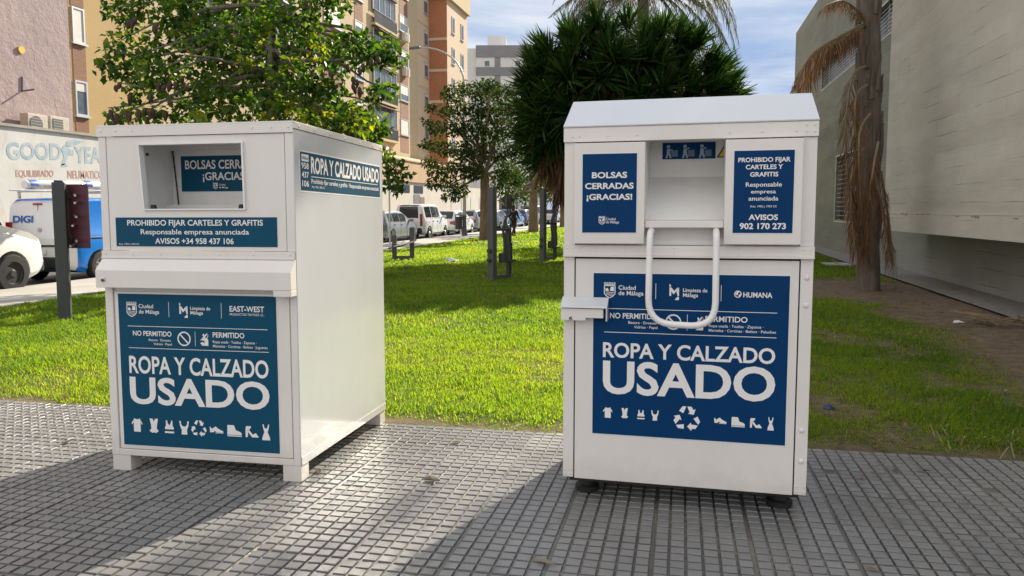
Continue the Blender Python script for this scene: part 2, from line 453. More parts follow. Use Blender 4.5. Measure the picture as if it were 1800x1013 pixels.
for a in (.31, .845):
    mb = MB(); mb.lathe([(.021, 0), (.020, .004), (.0145, .036), (.012, .04)], (a, .03, 1.481), (0, 0, 1), 14); mb.build('rubber_stop', m_rubber, b1, smooth=True)
st = MB(); st.box(.272, .836, .3495, .3515, 1.606, 1.815); so = st.build('hopper_sticker', m_teal, b1)
p = Print((.272, .3478, 1.606), (1, 0, 0), (0, 0, 1))
p.text('BOLSAS CERRADAS', .028, .132, .536, .184); p.text('¡GRACIAS!', .142, .066, .425, .112)
p.text('Ciudad', .246, .034, .288, .044, .01); p.text('de Málaga', .246, .018, .304, .028, .01)
p.build('lettering', m_letter, so)
p = Print((.272, .3478, 1.606), (1, 0, 0), (0, 0, 1)); p.crest(.208, .014, .238, .052); p.build('coat_of_arms', m_letter, so)
mb = MB(); mb.box(.2152, .2165, .11, .135, 1.80, 1.815); mb.build('inspection_mark', m_black, ch)
mb = MB()
mb.box(0, W1, -.011, .001, 1.222, 1.266); mb.box(0, W1, -.016, -.011, 1.222, 1.232)
rivets(mb, [(x, -.0112, 1.248) for x in (.03, .2, .37, .55, .73, .93, 1.14)], (0, -1, 0))
mb.build('front_strip', m_enamel, b1, bevel=.002)
mb = MB()                                                           # lid
mb.box(-.004, W1+.004, -.008, D1+.004, 1.9475, 1.957); mb.box(-.004, W1+.004, -.008, -.0008, 1.896, 1.9475)
mb.box(W1+.0052, W1+.0078, -.008, D1+.004, 1.918, 1.953); mb.box(-.008, -.0045, -.008, D1+.004, 1.91, 1.953)
rivets(mb, [(x, -.0082, 1.925) for x in (.025, .12, .22, .94, 1.05, 1.15)], (0, -1, 0))
rivets(mb, [(W1+.008, y, 1.934) for y in (.06, .25, .45, .67, .9, 1.13, 1.28)], (1, 0, 0), .008, .004, 0)
mb.build('lid', m_enamel, b1, bevel=.002)
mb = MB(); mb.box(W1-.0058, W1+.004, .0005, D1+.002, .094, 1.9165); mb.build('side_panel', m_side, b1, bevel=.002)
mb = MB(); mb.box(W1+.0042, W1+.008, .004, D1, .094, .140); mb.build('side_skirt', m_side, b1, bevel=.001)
for (x0, x1, y0, y1) in ((.002, .118, .004, .10), (1.062, W1, .004, .10), (.002, .118, D1-.1, D1), (1.062, W1, D1-.1, D1)):
    mb = MB(); mb.box(x0, x1, y0, y1, 0.0, .0935); mb.build('leg', m_enamel, b1, bevel=.003)
mb = MB(); mb.box(.058, 1.124, .003, .0155, .131, 1.035); door = mb.build('service_door', m_enamel, b1, bevel=.003)
mb = MB()                                                           # sloped hood over the door
mb.prism([(.004, -.072, 1.062), (.004, -.072, 1.158), (.004, -.066, 1.166), (.004, -.0115, 1.2215), (.004, -.0005, 1.2215), (.004, -.0005, 1.062)], (1.168, 0, 0))
mb.box(1.07, 1.1722, -.070, -.001, 1.028, 1.0618)
hood = mb.build('door_hood', m_enamel, b1, bevel=.003)
mb = MB(); mb.lathe([(.014, 0), (.014, .006), (.011, .008)], (.052, -.072, 1.108), (0, -1, 0), 16)
lock = mb.build('lock_barrel', m_steel, b1, smooth=True)
mb = MB(); mb.box(.049, .062, -.0815, -.0802, 1.098, 1.112); mb.build('keyhole', m_gap, lock)
mb = MB(); mb.box(.079, 1.053, .0014, .0028, .150, 1.034); mb.build('poster_border', m_letter, door)
# poster
PX, PZ = .084, .155
mb = MB(); mb.box(PX, PX+.964, -.0006, .0012, PZ, PZ+.868); po = mb.build('poster', m_teal, b1)
p = Print((PX, -.0022, PZ), (1, 0, 0), (0, 0, 1))
p.text('Ciudad', .130, .789, .221, .811, .012); p.text('de Málaga', .130, .758, .258, .780, .012)
p.line((.318, .741), (.318, .827), .0025)
p.text('Limpieza de', .451, .785, .572, .804, .016); p.text('Málaga', .451, .760, .528, .779, .016)
p.line((.639, .742), (.639, .827), .0025)
p.text('EAST-WEST', .689, .781, .895, .812, .022); p.text('PRODUCTOS TEXTILES, S.L.', .689, .760, .895, .772, .004)
p.line((.057, .686), (.912, .686), .003); p.line((.057, .562), (.915, .562), .003)
p.text('NO PERMITIDO', .087, .632, .329, .660); p.text('Basura · Envases', .186, .604, .323, .617, .006); p.text('Vidrios · Papel', .215, .582, .329, .595, .006)
p.line((.4745, .582), (.4745, .665), .0025)
p.text('PERMITIDO', .582, .635, .773, .664); p.text('Ropa usada · Toallas · Zapatos ·', .582, .604, .845, .618, .006)
p.text('Mantelas · Cortinas · Bolsos · Juguetes', .582, .580, .909, .594, .006)
p.text('ROPA Y CALZADO', .055, .417, .911, .516, .022); p.text('USADO', .053, .241, .913, .396, .025)
p.build('lettering', m_letter, po)
p = Print((PX, -.0022, PZ), (1, 0, 0), (0, 0, 1)); p.crest(.053, .740, .117, .826); p.build('coat_of_arms', m_letter, po)
p = Print((PX, -.0022, PZ), (1, 0, 0), (0, 0, 1)); p.mlogo(.383, .740, .434, .824); p.build('emblem', m_letter, po)
p = Print((PX, -.0022, PZ), (1, 0, 0), (0, 0, 1)); p.ring((.406, .622), .033, .041); p.line((.382, .646), (.430, .598), .008)
p.build('prohibition_symbol', m_letter, po)
p = Print((PX, -.0022, PZ), (1, 0, 0), (0, 0, 1)); p.icon('hand', .504, .587, .554, .657); p.build('hand_symbol', m_letter, po)
p = Print((PX, -.0022, PZ), (1, 0, 0), (0, 0, 1)); p.recycle(.430, .066, .526, .167); p.build('recycling_symbol', m_letter, po)
for kd, (u0, v0, u1, v1) in dict(shirt=(.054, .079, .124, .157), corset=(.167, .077, .226, .160), bra=(.265, .081, .322, .154), tank=(.357, .078, .417, .155),
        shoe=(.545, .096, .628, .135), boot=(.652, .083, .739, .148), heel=(.763, .084, .841, .146), dress=(.862, .072, .910, .161)).items():
    p = Print((PX, -.0022, PZ), (1, 0, 0), (0, 0, 1)); p.icon(kd, u0, v0, u1, v1); p.build('garment_pictogram', m_letter, po)
# notice under the window
mb = MB(); mb.box(.090, 1.066, -.0005, .0015, 1.290, 1.450); nt1 = mb.build('notice_label', m_teal, b1)
p = Print((.09, -.0018, 1.29), (1, 0, 0), (0, 0, 1))
p.text('PROHIBIDO FIJAR CARTELES Y GRAFITIS', .074, .115, .895, .146); p.text('Responsable empresa anunciada', .156, .067, .812, .095, .010)
p.text('AVISOS +34 958 437 106', .244, .015, .720, .046, .016); p.text('Arts. 1902 y 1903 CC', .016, .008, .145, .017, .004)
p.build('lettering', m_letter, nt1)
# label on the side panel
XS = W1+.0062
mb = MB(); mb.box(W1+.0038, W1+.0050, .060, 1.272, 1.588, 1.812); mb.build('label_border', m_letter, b1)
mb = MB(); mb.box(W1+.0045, W1+.0058, .068, 1.264, 1.596, 1.804); sl = mb.build('side_label', m_teal, b1)
p = Print((XS, .068, 1.596), (0, 1, 0), (0, 0, 1))
p.rect(.014, .158, .100, .196); p.text('958', .012, .118, .098, .150, .016); p.text('437', .014, .070, .098, .102, .016); p.text('106', .018, .022, .098, .054, .016)
p.text('ROPA Y CALZADO USADO', .128, .098, 1.172, .190, .030); p.line((.128, .080), (1.150, .084), .004)
p.text('Prohibido fijar carteles y grafitis · Responsable empresa anunciada', .130, .043, 1.168, .068, .012); p.text('Arts. 1902 y 1903 CC', .132, .019, .30, .031, .008)
p.build('lettering', m_letter, sl)
p = Print((XS+.001, .068, 1.596), (0, 1, 0), (0, 0, 1)); p.text('Avisos', .022, .168, .092, .187, .008); p.build('small_lettering', m_teal, sl)

# ---- right bank
loc2, yaw2 = camframe(0.2606, 3.8369, -0.2420)
W2, D2, E2, B2, RD, RZ = 1.1745, 1.12, 1.885, .125, .281, 2.055
b2 = thing('textile_bank', 'white used-clothes bank with sloped roof, tubular swing handle and round black feet', 'clothes bank', loc2, yaw2, 'used-clothes banks on the pavement')
mb = MB()
mb.box(.001, W2-.001, .022, D2, B2, 1.252)
mb.box(0, .053, 0, .022, B2, 1.252); mb.box(1.119, W2, 0, .022, B2, 1.252)
mb.box(.001, .018, .022, D2, 1.252, 1.88); mb.box(W2-.018, W2-.001, .022, D2, 1.252, 1.88); mb.box(.018, W2-.018, D2-.018, D2, 1.252, 1.88)
mb.box(0, .056, 0, .022, 1.3105, 1.814); mb.box(1.112, W2, 0, .022, 1.3105, 1.814)
mb.box(.018, .398, .022, .04, 1.252, 1.814); mb.box(.768, W2-.018, .022, .04, 1.252, 1.814)
rivets(mb, [(1.147, 0, z) for z in (1.165, 1.035, .44, .29)], (0, -1, 0), .013, .008)
rivets(mb, [(x, 0, z) for x in (.012, .04, 1.13, 1.163) for z in (.14, .165)], (0, -1, 0), .006, .004)
mb.build('cabinet', m_enamel, b2, bevel=.003)
mb = MB(); mb.box(.05, 1.122, .0142, .0218, B2+.0005, 1.2515); mb.build('door_gap', m_gap, b2)
mb = MB(); mb.box(.0595, 1.1125, .001, .0138, B2-.004, 1.243)
for x, z in ((.35, .27), (.55, .25), (.53, .215), (.7, .21), (.86, .19), (.99, .25), (1.05, .25), (.62, .26)): mb.dome((x, .001, z), (0, -1, 0), .0035, .002, 6)
mb.build('service_door', m_enamel, b2, bevel=.002)
mb = MB(); mb.box(-.002, W2+.002, -.010, .0015, 1.262, 1.310); mb.box(-.002, W2+.002, -.022, .0015, 1.2525, 1.2618)
rivets(mb, [(x, -.0102, z) for x in (.015, .045, .08, 1.13, 1.16) for z in (1.275, 1.295)], (0, -1, 0), .005, .003)
rivets(mb, [(x, -.0102, z) for x in (.3, .54, .84) for z in (1.272, 1.300)], (0, -1, 0), .005, .003)
mb.build('front_strip', m_enamel, b2, bevel=.002)
mb = MB(); mb.box(-.003, W2+.003, -.012, .0215, 1.815, E2)
rivets(mb, [(x, -.0122, 1.842) for x in (.04, .075, .215, .355, .785, .93, 1.08)], (0, -1, 0), .006, .004)
rivets(mb, [(x, -.0122, z) for x in (1.125, 1.16) for z in (1.838, 1.868)], (0, -1, 0), .006, .004)
mb.build('fascia', m_enamel, b2, bevel=.002)
mb = MB()
xe = .0                                                            # folded roof: front slope, flat top, back slope
pr = [(-.016, E2+.0008), (-.018, E2+.008), (RD-.006, RZ-.002), (RD+.004, RZ+.001), (D2-RD, RZ+.001), (D2+.01, E2+.008), (D2+.01, E2+.0008)]
mb.prism([(-.004, y, z) for y, z in pr], (W2+.008, 0, 0))
mb.build('roof', m_roofp, b2, bevel=.002)
for nm, x0, x1, s0, s1 in (('left', .057, .3975, .097, .359), ('right', .768, 1.1105, .807, 1.072)):
    mb = MB(); mb.box(x0, x1, -.042, -.0005, 1.3185, 1.806); fp = mb.build('shutter_panel', m_enamel, b2, bevel=.003)
    mb = MB(); mb.box(s0-.004, s1+.004, -.0432, -.0424, 1.369, 1.757); mb.build('sign_border', m_letter, fp)
    mb = MB(); mb.box(s0, s1, -.0446, -.0434, 1.373, 1.753); sg = mb.build('sign', m_navy, b2)
    p = Print((s0, -.0458, 1.373), (1, 0, 0), (0, 0, 1))
    if nm == 'left':
        p.text('BOLSAS', .046, .263, .216, .292, .030); p.text('CERRADAS', .013, .211, .248, .240, .030); p.text('¡GRACIAS!', .021, .158, .242, .187, .030)
        p.text('Ciudad', .117, .060, .163, .072, .008); p.text('de Málaga', .117, .045, .180, .057, .008)
    else:
        p.text('PROHIBIDO FIJAR', .018, .327, .248, .348, .026); p.text('CARTELES Y', .052, .294, .216, .315, .026); p.text('GRAFITIS', .072, .260, .196, .281, .026)
        p.text('Responsable', .054, .214, .213, .234, .014); p.text('empresa', .078, .183, .188, .2, .014); p.text('anunciada', .068, .150, .199, .170, .014)
        p.text('Arts. 1902 y 1903 CC', .075, .119, .194, .128, .006); p.text('AVISOS', .070, .060, .200, .086, .030); p.text('902 170 273', .031, .018, .236, .046, .030)
    p.build('lettering', m_letter, sg)
    if nm == 'left': p = Print((s0, -.0458, 1.373), (1, 0, 0), (0, 0, 1)); p.crest(.081, .040, .113, .081); p.build('coat_of_arms', m_letter, sg)
mb = MB()                                                           # chute behind the opening
mb.box(.398, .768, .30, .315, 1.63, 1.88)
mb.hexa([(.398, .028, 1.434), (.768, .028, 1.434), (.768, .044, 1.428), (.398, .044, 1.428), (.398, .298, 1.655), (.768, .298, 1.655), (.768, .312, 1.645), (.398, .312, 1.645)])
mb.box(.385, .3978, .04, .32, 1.32, 1.88); mb.box(.7682, .781, .04, .32, 1.32, 1.88)
mb.box(.398, .768, .06, .075, 1.312, 1.43); mb.box(.398, .768, .03, .06, 1.312, 1.335)
mb.box(.398, .768, .0225, .30, 1.868, 1.882)
chute = mb.build('chute', m_inner, b2)
mb = MB(); mb.box(.3985, .7675, -.016, .024, 1.396, 1.432); mb.build('chute_lip', m_enamel, b2, bevel=.004)
mb = MB(); mb.box(.461, .727, .2975, .2995, 1.748, 1.832); ps = mb.build('instruction_sticker', m_navy, b2)
p = Print((.461, .2962, 1.748), (1, 0, 0), (0, 0, 1))
for k in range(3):
    u = .016+.084*k
    p.disc((u+.014, .064), .009)
    p.poly([(u+.006, .052), (u+.022, .054), (u+.024, .028), (u+.030, .006), (u+.022, .004), (u+.015, .024), (u+.008, .004), (u+.0, .006), (u+.006, .028)])
    p.line((u+.020, .050), (u+.036, .056 if k else .044), .006)
p.build('pictograms', M('pale_print', (.32, .42, .55), .5), ps)
p = Print((.461, .2962, 1.748), (1, 0, 0), (0, 0, 1))
for k in range(3): p.rect(.045+.084*k, .012, .078+.084*k, .046); 
p.build('bank_drawings', M('grey_print', (.10, .17, .28), .5), ps)
mb = MB(); mb.prism([(.733, .2975, 1.752), (.82, .2975, 1.752), (.778, .2975, 1.828)], (0, .002, 0)); wt = mb.build('warning_triangle', m_black, b2)
mb = MB(); mb.prism([(.743, .2962, 1.757), (.81, .2962, 1.757), (.778, .2962, 1.817)], (0, .001, 0)); mb.build('triangle_field', m_yellow, wt)
mb = MB()                                                           # swing handle
def bend(a, b, c, n=6):
    a, b, c = Vector(a), Vector(b), Vector(c); return [(a*(1-t)**2+b*2*t*(1-t)+c*t*t) for t in [i/n for i in range(n+1)]]
yb = -.100
path = bend((.431, .05, 1.372), (.430, yb+.02, 1.40), (.429, yb, 1.34), 8) + bend((.427, yb-.002, 1.06), (.426, yb-.004, .945), (.54, yb-.004, .940)) + \
       bend((.625, yb-.004, .937), (.737, yb-.004, .935), (.736, yb-.002, 1.05)) + bend((.734, yb, 1.34), (.733, yb+.02, 1.40), (.733, .05, 1.372), 8)
mb.tube(path, .0155, 14)
mb.build('swing_handle', m_tube, b2, smooth=True)
mb = MB()                                                           # hasp cover
mb.hexa([(-.006, -.062, 1.002), (.226, -.062, 1.002), (.226, -.003, 1.002), (-.006, -.003, 1.002), (-.006, -.056, 1.012), (.226, -.056, 1.012), (.226, -.0005, 1.052), (-.006, -.0005, 1.052)])
mb.box(.219, .226, -.062, -.0005, .938, 1.0015)
hc = mb.build('lock_cover', m_side, b2, bevel=.002)
mb = MB(); mb.prism([(-.006, -.05, .998), (-.006, -.05, .938), (.035, -.05, .938), (.035, -.05, .952), (.048, -.05, .958), (.055, -.05, .938), (.118, -.05, .938), (.118, -.05, .952), (.205, -.05, .952), (.205, -.05, .998)], (0, .049, 0))
mb.build('lock_body', m_enamel, b2, bevel=.002)
QX, QZ, QW, QH = .150, .361, .923, .811
mb = MB(); mb.box(QX-.004, QX+QW+.004, -.0004, .0009, QZ-.004, QZ+QH+.004); mb.build('poster_border', m_letter, b2)
mb = MB(); mb.box(QX, QX+QW, -.0018, -.0006, QZ, QZ+QH); po = mb.build('poster', m_navy, b2)
QP = lambda: Print((QX, -.0030, QZ), (1, 0, 0), (0, 0, 1))
p = QP()
p.text('Ciudad', .124, .731, .208, .752, .012); p.text('de Málaga', .124, .704, .246, .725, .012); p.line((.305, .688), (.305, .765), .0025)
p.text('Limpieza de', .435, .726, .549, .744, .016); p.text('Málaga', .435, .702, .506, .720, .016); p.line((.613, .685), (.613, .763), .0025)
p.text('HUMANA', .715, .706, .846, .731, .024)
p.line((.055, .636), (.870, .635), .003); p.line((.055, .518), (.870, .517), .003)
p.text('NO PERMITIDO', .083, .588, .315, .615); p.text('Basura · Envases', .174, .563, .311, .576, .006); p.text('Vidrios · Papel', .202, .541, .316, .554, .006)
p.line((.4575, .539), (.4575, .616), .0025)
p.text('PERMITIDO', .542, .585, .737, .612); p.text('Ropa usada · Toallas · Zapatos ·', .559, .559, .810, .572, .006); p.text('Mantelas · Cortinas · Bolsos · Peluches', .559, .537, .867, .550, .006)
p.text('ROPA Y CALZADO', .050, .391, .867, .466, .022); p.text('USADO', .051, .208, .871, .374, .025)
p.build('lettering', m_letter, po)
p = QP(); p.crest(.052, .690, .109, .769); p.build('coat_of_arms', m_letter, po)
p = QP(); p.mlogo(.370, .686, .416, .764); p.build('emblem', m_letter, po)
p = QP(); p.ring((.690, .721), .013, .017); p.upoly([(.1, .5), (.45, .95), (.7, .8), (.5, .6), (.55, .4), (.3, .35)], .673, .704, .707, .738); p.upoly([(.6, .35), (.9, .6), (.85, .2), (.6, .05)], .673, .704, .707, .738)
p.build('globe_emblem', m_letter, po)
p = QP(); p.ring((.3915, .578), .031, .038); p.line((.369, .600), (.414, .556), .008); p.build('prohibition_symbol', m_letter, po)
p = QP(); p.icon('hand', .491, .542, .533, .608); p.build('hand_symbol', m_letter, po)
p = QP(); p.recycle(.401, .036, .528, .170); p.build('recycling_symbol', m_letter, po)
for kd, (u0, v0, u1, v1) in dict(shirt=(.053, .084, .101, .138), corset=(.144, .086, .179, .138), bra=(.224, .087, .260, .133), tank=(.292, .084, .329, .135),
        shoe=(.594, .088, .652, .119), boot=(.675, .077, .737, .126), heel=(.761, .078, .815, .125), dress=(.841, .070, .870, .134)).items():
    p = QP(); p.icon(kd, u0, v0, u1, v1); p.build('garment_pictogram', m_letter, po)
for x, y in ((.10, .19), (1.075, .19), (.10, D2-.15), (1.075, D2-.15)):
    mb = MB(); mb.lathe([(.050, 0), (.062, .004), (.064, .03), (.046, .04), (.044, .055), (.044, .098)], (x, y, 0), (0, 0, 1), 20); mb.build('foot', m_rubber, b2, smooth=True)
mb = MB(); mb.box(.03, W2-.03, .03, D2-.03, B2-.025, B2-.0005); mb.build('base_frame', m_gap, b2)
# ---------------------------------------------------------------- ground
def vnoise(x, y, seed=0):
    xi = np.floor(x).astype(np.int64); yi = np.floor(y).astype(np.int64); xf = x-xi; yf = y-yi
    def h(a, b):
        n = (a*374761393 + b*668265263 + seed*974711) & 0x7fffffff
        n = ((n ^ (n >> 13))*1274126177) & 0x7fffffff
        return ((n ^ (n >> 16)) & 0xffff)/65535.0
    u = xf*xf*(3-2*xf); v = yf*yf*(3-2*yf)
    return (h(xi, yi)*(1-u)+h(xi+1, yi)*u)*(1-v)+(h(xi, yi+1)*(1-u)+h(xi+1, yi+1)*u)*v
def fbm(x, y, seed=0, oct=4):
    r = 0; a = .5; t = 0
    for k in range(oct): r = r+a*vnoise(x*2**k, y*2**k, seed+k); t += a; a *= .55
    return r/t
def tzv(t, s): return .02*np.maximum(0, .976*s-.216*t-6)
def sstep(a, b, x): k = np.clip((x-a)/(b-a), 0, 1); return k*k*(3-2*k)
EDGE = 5.05
def wear(t, s):
    """1 = bare soil, 0 = full grass"""
    n = fbm(t*.9, s*.9, 3); n2 = fbm(t*2.6, s*2.6, 11)
    w = sstep(.50, .68, n*.55+n2*.45)*.45                                      # thin patches everywhere
    w = np.maximum(w, sstep(2.4, 3.4, t+.9*(n-.5)+.25*(n2-.5))*sstep(17.5, 15.6, s+1.5*(n2-.5)))   # bare earth by the wall
    w = np.maximum(w, sstep(1.9, 1.0, np.hypot(t-3.5, (s-15.6)*.6)+.7*(n-.5)))                     # round the palm
    r = sstep(.3, 1.0, t)*sstep(12.5, 9.5, s)                                 # worn lawn right of the banks
    w = np.maximum(w, r*sstep(.42, .66, n*.35+n2*.65)*.75)
    w = np.maximum(w, sstep(EDGE+.32, EDGE+.04, s+.5*(n2-.5))*.8)           # along the pavement
    w = np.maximum(w, sstep(4.2, 4.6, t+.4*(n-.5)))
    return np.clip(w, 0, 1)

def striped(name, cols, rough, nscale, speck=None, bump=.3, bs=60, attr=None):
    m, nt, out = nodes(name); p = nt.nodes.new('ShaderNodeBsdfPrincipled'); p.inputs['Roughness'].default_value = rough
    c = ramp(nt, noise(nt, nscale, 6, .65), [(.3+.4*i/(len(cols)-1), cc) for i, cc in enumerate(cols)])
    if speck:
        c = mixc(nt, ramp(nt, noise(nt, speck[0], 2), [(.6, 0.), (.7, 1.)]), c, speck[1])
    nt.links.new(c, p.inputs['Base Color'])
    nt.links.new(bumpn(nt, noise(nt, bs, 4), bump, .01), p.inputs['Normal'])
    nt.links.new(p.outputs[0], out.inputs[0]); return m
m_soil_far = striped('earth', [(.10, .085, .05), (.16, .13, .08)], .95, .4)
m_asphalt = striped('asphalt', [(.055, .055, .056), (.085, .084, .08)], .9, 1.5, (90, (.16, .155, .15)), .3, 200)
m_walk = striped('pale_paving', [(.34, .32, .29), (.44, .42, .38)], .85, 1.2, (40, (.25, .24, .22)), .2, 120)
m_kerb = striped('kerb_stone', [(.32, .31, .29), (.42, .40, .37)], .8, 4)
m_gravel = striped('gravel', [(.16, .15, .135), (.30, .28, .25)], .95, 45, (120, (.42, .40, .36)), .8, 90)

# lawn soil material: soil and thatch mixed by the wear attribute
m_lawn, nt, out = nodes('lawn_soil'); p_ = nt.nodes.new('ShaderNodeBsdfPrincipled'); p_.inputs['Roughness'].default_value = .95; p_.inputs['Specular IOR Level'].default_value = .15
a_ = nt.nodes.new('ShaderNodeAttribute'); a_.attribute_name = 'wear'
soil = ramp(nt, noise(nt, 7, 7, .7), [(.3, (.10, .07, .048)), (.55, (.175, .128, .09)), (.75, (.25, .195, .145))])
soil = mixc(nt, ramp(nt, noise(nt, 70, 2), [(.62, 0.), (.72, 1.)]), soil, (.27, .23, .17))
that = ramp(nt, noise(nt, 14, 6, .7), [(.3, (.045, .065, .012)), (.6, (.09, .12, .02)), (.8, (.15, .14, .045))])
as_ = nt.nodes.new('ShaderNodeAttribute'); as_.attribute_name = 'sand'
soil = mixc(nt, ramp(nt, as_.outputs['Fac'], [(.3, 0.), (.7, .8)]), soil, (.33, .235, .125))
nt.links.new(mixc(nt, a_.outputs['Fac'], that, soil), p_.inputs['Base Color'])
nt.links.new(bumpn(nt, noise(nt, 30, 6, .7), .7, .03), p_.inputs['Normal']); nt.links.new(p_.outputs[0], out.inputs[0])

# everything under and beyond: one big sheet
gs_ = np.array([-400, -60, -12.46, -12.44, -10.4, 5.5, 60, 400.]); ss_ = np.concatenate([[-300, -40, 0, 6], np.arange(10, 140, 10), [200, 400, 900]])
T_, S_ = np.meshgrid(gs_, ss_); Z_ = np.minimum(tzv(T_, S_), 4.0)-.10
Z_[:, 2] -= .12; Z_[:, 1] -= .12; Z_[:, 0] -= .12
nx_, ny_ = len(gs_), len(ss_)
idx = np.arange(nx_*ny_).reshape(ny_, nx_)
F_ = np.stack([idx[:-1, :-1], idx[:-1, 1:], idx[1:, 1:], idx[1:, :-1]], -1).reshape(-1, 4)
tag(np_mesh('ground', np.stack([T_, S_, Z_], -1).reshape(-1, 3), F_, m_soil_far), kind='structure')

def sheet(name, t0, t1, s0, s1, dz, mat, ns=40):
    s = np.linspace(s0, s1, ns); mb = MB()
    V = []
    for q in s: V += [(t0, q, tz(t0, q)+dz), (t1, q, tz(t1, q)+dz)]
    mb.add(V, [(2*i, 2*i+1, 2*i+3, 2*i+2) for i in range(ns-1)]); return tag(mb.build(name, mat), kind='structure')
def slab(name, t0, t1, s0, s1, dz, th, mat, ns=40):
    s = np.linspace(s0, s1, ns); mb = MB(); V = []
    for q in s: V += [(t0, q, tz(t0, q)+dz-th), (t1, q, tz(t1, q)+dz-th), (t1, q, tz(t1, q)+dz), (t0, q, tz(t0, q)+dz)]
    fs = [(0, 1, 2, 3), tuple(4*(ns-1)+k for k in (3, 2, 1, 0))]
    for i in range(ns-1):
        a, b = 4*i, 4*i+4
        fs += [(a+k, a+(k+1) % 4, b+(k+1) % 4, b+k) for k in range(4)]
    mb.add(V, fs); return tag(mb.build(name, mat), kind='structure')
sheet('street', -20.0, -12.56, -30, 140, -.110, m_asphalt)
slab('sidewalk', -12.40, -10.32, -30, 140, .012, .16, m_walk)
slab('kerb', -12.56, -12.403, -30, 140, .008, .20, m_kerb)
slab('sidewalk', -22.2, -20.0, -30, 140, .012, .20, m_walk)

# lawn
tg = np.concatenate([np.arange(-10.32, 5.5, .14), [5.5]])
sg_ = np.concatenate([np.arange(EDGE+.005, 13, .12), np.arange(13, 24, .22), np.arange(24, 60, .8), np.arange(60, 130, 4.)])
T_, S_ = np.meshgrid(tg, sg_); Wn = wear(T_, S_)
Z_ = tzv(T_, S_) + (fbm(T_*1.3, S_*1.3, 21)-.5)*.05*sstep(EDGE, EDGE+.5, S_) - .012 - .02*Wn*sstep(EDGE, EDGE+.3, S_)
nx_, ny_ = len(tg), len(sg_); idx = np.arange(nx_*ny_).reshape(ny_, nx_)
F_ = np.stack([idx[:-1, :-1], idx[:-1, 1:], idx[1:, 1:], idx[1:, :-1]], -1).reshape(-1, 4)
lawn = np_mesh('lawn', np.stack([T_, S_, Z_], -1).reshape(-1, 3), F_, m_lawn, {'wear': Wn.ravel(), 'sand': np.exp(-((T_-4.22+.12*np.sin(S_*4))/.17)**2-((S_-12.5)/.5)**2).ravel()})
lawn.data.polygons.foreach_set('use_smooth', [True]*len(lawn.data.polygons)); tag(lawn, kind='structure')

# pavement: relief tiles, 6 x 6 raised studs each
PITCH_ = .425/6
m_pave, nt, out = nodes('relief_paving'); p_ = nt.nodes.new('ShaderNodeBsdfPrincipled')
co = nt.nodes.new('ShaderNodeTexCoord').outputs['Object']
sn = nt.nodes.new('ShaderNodeVectorMath'); sn.operation = 'SNAP'; sn.inputs[1].default_value = (PITCH_, PITCH_, 1)
of = nt.nodes.new('ShaderNodeVectorMath'); of.operation = 'ADD'; of.inputs[1].default_value = (-.75+.425*40, -3.77+.425*40, 0.5)
nt.links.new(co, of.inputs[0]); nt.links.new(of.outputs[0], sn.inputs[0])
wn_ = nt.nodes.new('ShaderNodeTexWhiteNoise'); wn_.noise_dimensions = '3D'; nt.links.new(sn.outputs[0], wn_.inputs['Vector'])
sn2 = nt.nodes.new('ShaderNodeVectorMath'); sn2.operation = 'SNAP'; sn2.inputs[1].default_value = (.425, .425, 1); nt.links.new(of.outputs[0], sn2.inputs[0])
wn2 = nt.nodes.new('ShaderNodeTexWhiteNoise'); nt.links.new(sn2.outputs[0], wn2.inputs['Vector'])
top = ramp(nt, wn_.outputs['Value'], [(0., (.160, .160, .161)), (.5, (.195, .194, .193)), (1., (.245, .242, .239))])
top = mixc(nt, .5, top, ramp(nt, wn2.outputs['Value'], [(0., (.145, .144, .144)), (1., (.25, .246, .238))]))
top = mixc(nt, ramp(nt, noise(nt, 1.1, 6, .7), [(.42, 0.), (.72, .6)]), top, (.135, .13, .125))
top = mixc(nt, ramp(nt, noise(nt, .37, 4, .6), [(.45, 0.), (.62, .5)]), top, (.165, .165, .168))
top = mixc(nt, ramp(nt, noise(nt, 180, 3, .7), [(.5, 0.), (.75, .5)]), top, (.34, .33, .32))
top = mixc(nt, ramp(nt, noise(nt, 26, 3, .7), [(.70, 0.), (.76, .8)]), top, (.07, .06, .055))
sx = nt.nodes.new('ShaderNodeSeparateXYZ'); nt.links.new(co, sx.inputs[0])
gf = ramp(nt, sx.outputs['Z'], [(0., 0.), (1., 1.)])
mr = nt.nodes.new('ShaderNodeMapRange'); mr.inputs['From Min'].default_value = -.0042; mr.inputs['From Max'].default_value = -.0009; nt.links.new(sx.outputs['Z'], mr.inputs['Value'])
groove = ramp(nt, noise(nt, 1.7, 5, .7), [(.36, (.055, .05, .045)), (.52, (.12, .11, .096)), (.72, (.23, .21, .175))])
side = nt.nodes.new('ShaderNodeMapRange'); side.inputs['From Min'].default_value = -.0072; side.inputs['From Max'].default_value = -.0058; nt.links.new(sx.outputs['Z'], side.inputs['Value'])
groove = mixc(nt, side.outputs[0], groove, (.055, .052, .05))  # sides coloured dark to stand in for shade on the stud faces
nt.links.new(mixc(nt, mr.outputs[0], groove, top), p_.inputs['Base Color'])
nt.links.new(ramp(nt, noise(nt, 2.0, 5, .7), [(.3, .30), (.7, .48)]), p_.inputs['Roughness']); p_.inputs['Specular IOR Level'].default_value = .75
nt.links.new(bumpn(nt, noise(nt, 120, 4, .7), .22, .004), p_.inputs['Normal']); nt.links.new(p_.outputs[0], out.inputs[0])
i0, i1 = int((-9.5-.75)/PITCH_), int((6.0-.75)/PITCH_)
j0, j1 = int((0.6-3.77)/PITCH_), 18
gi, gj = np.meshgrid(np.arange(i0, i1), np.arange(j0, j1)); gi = gi.ravel(); gj = gj.ravel()
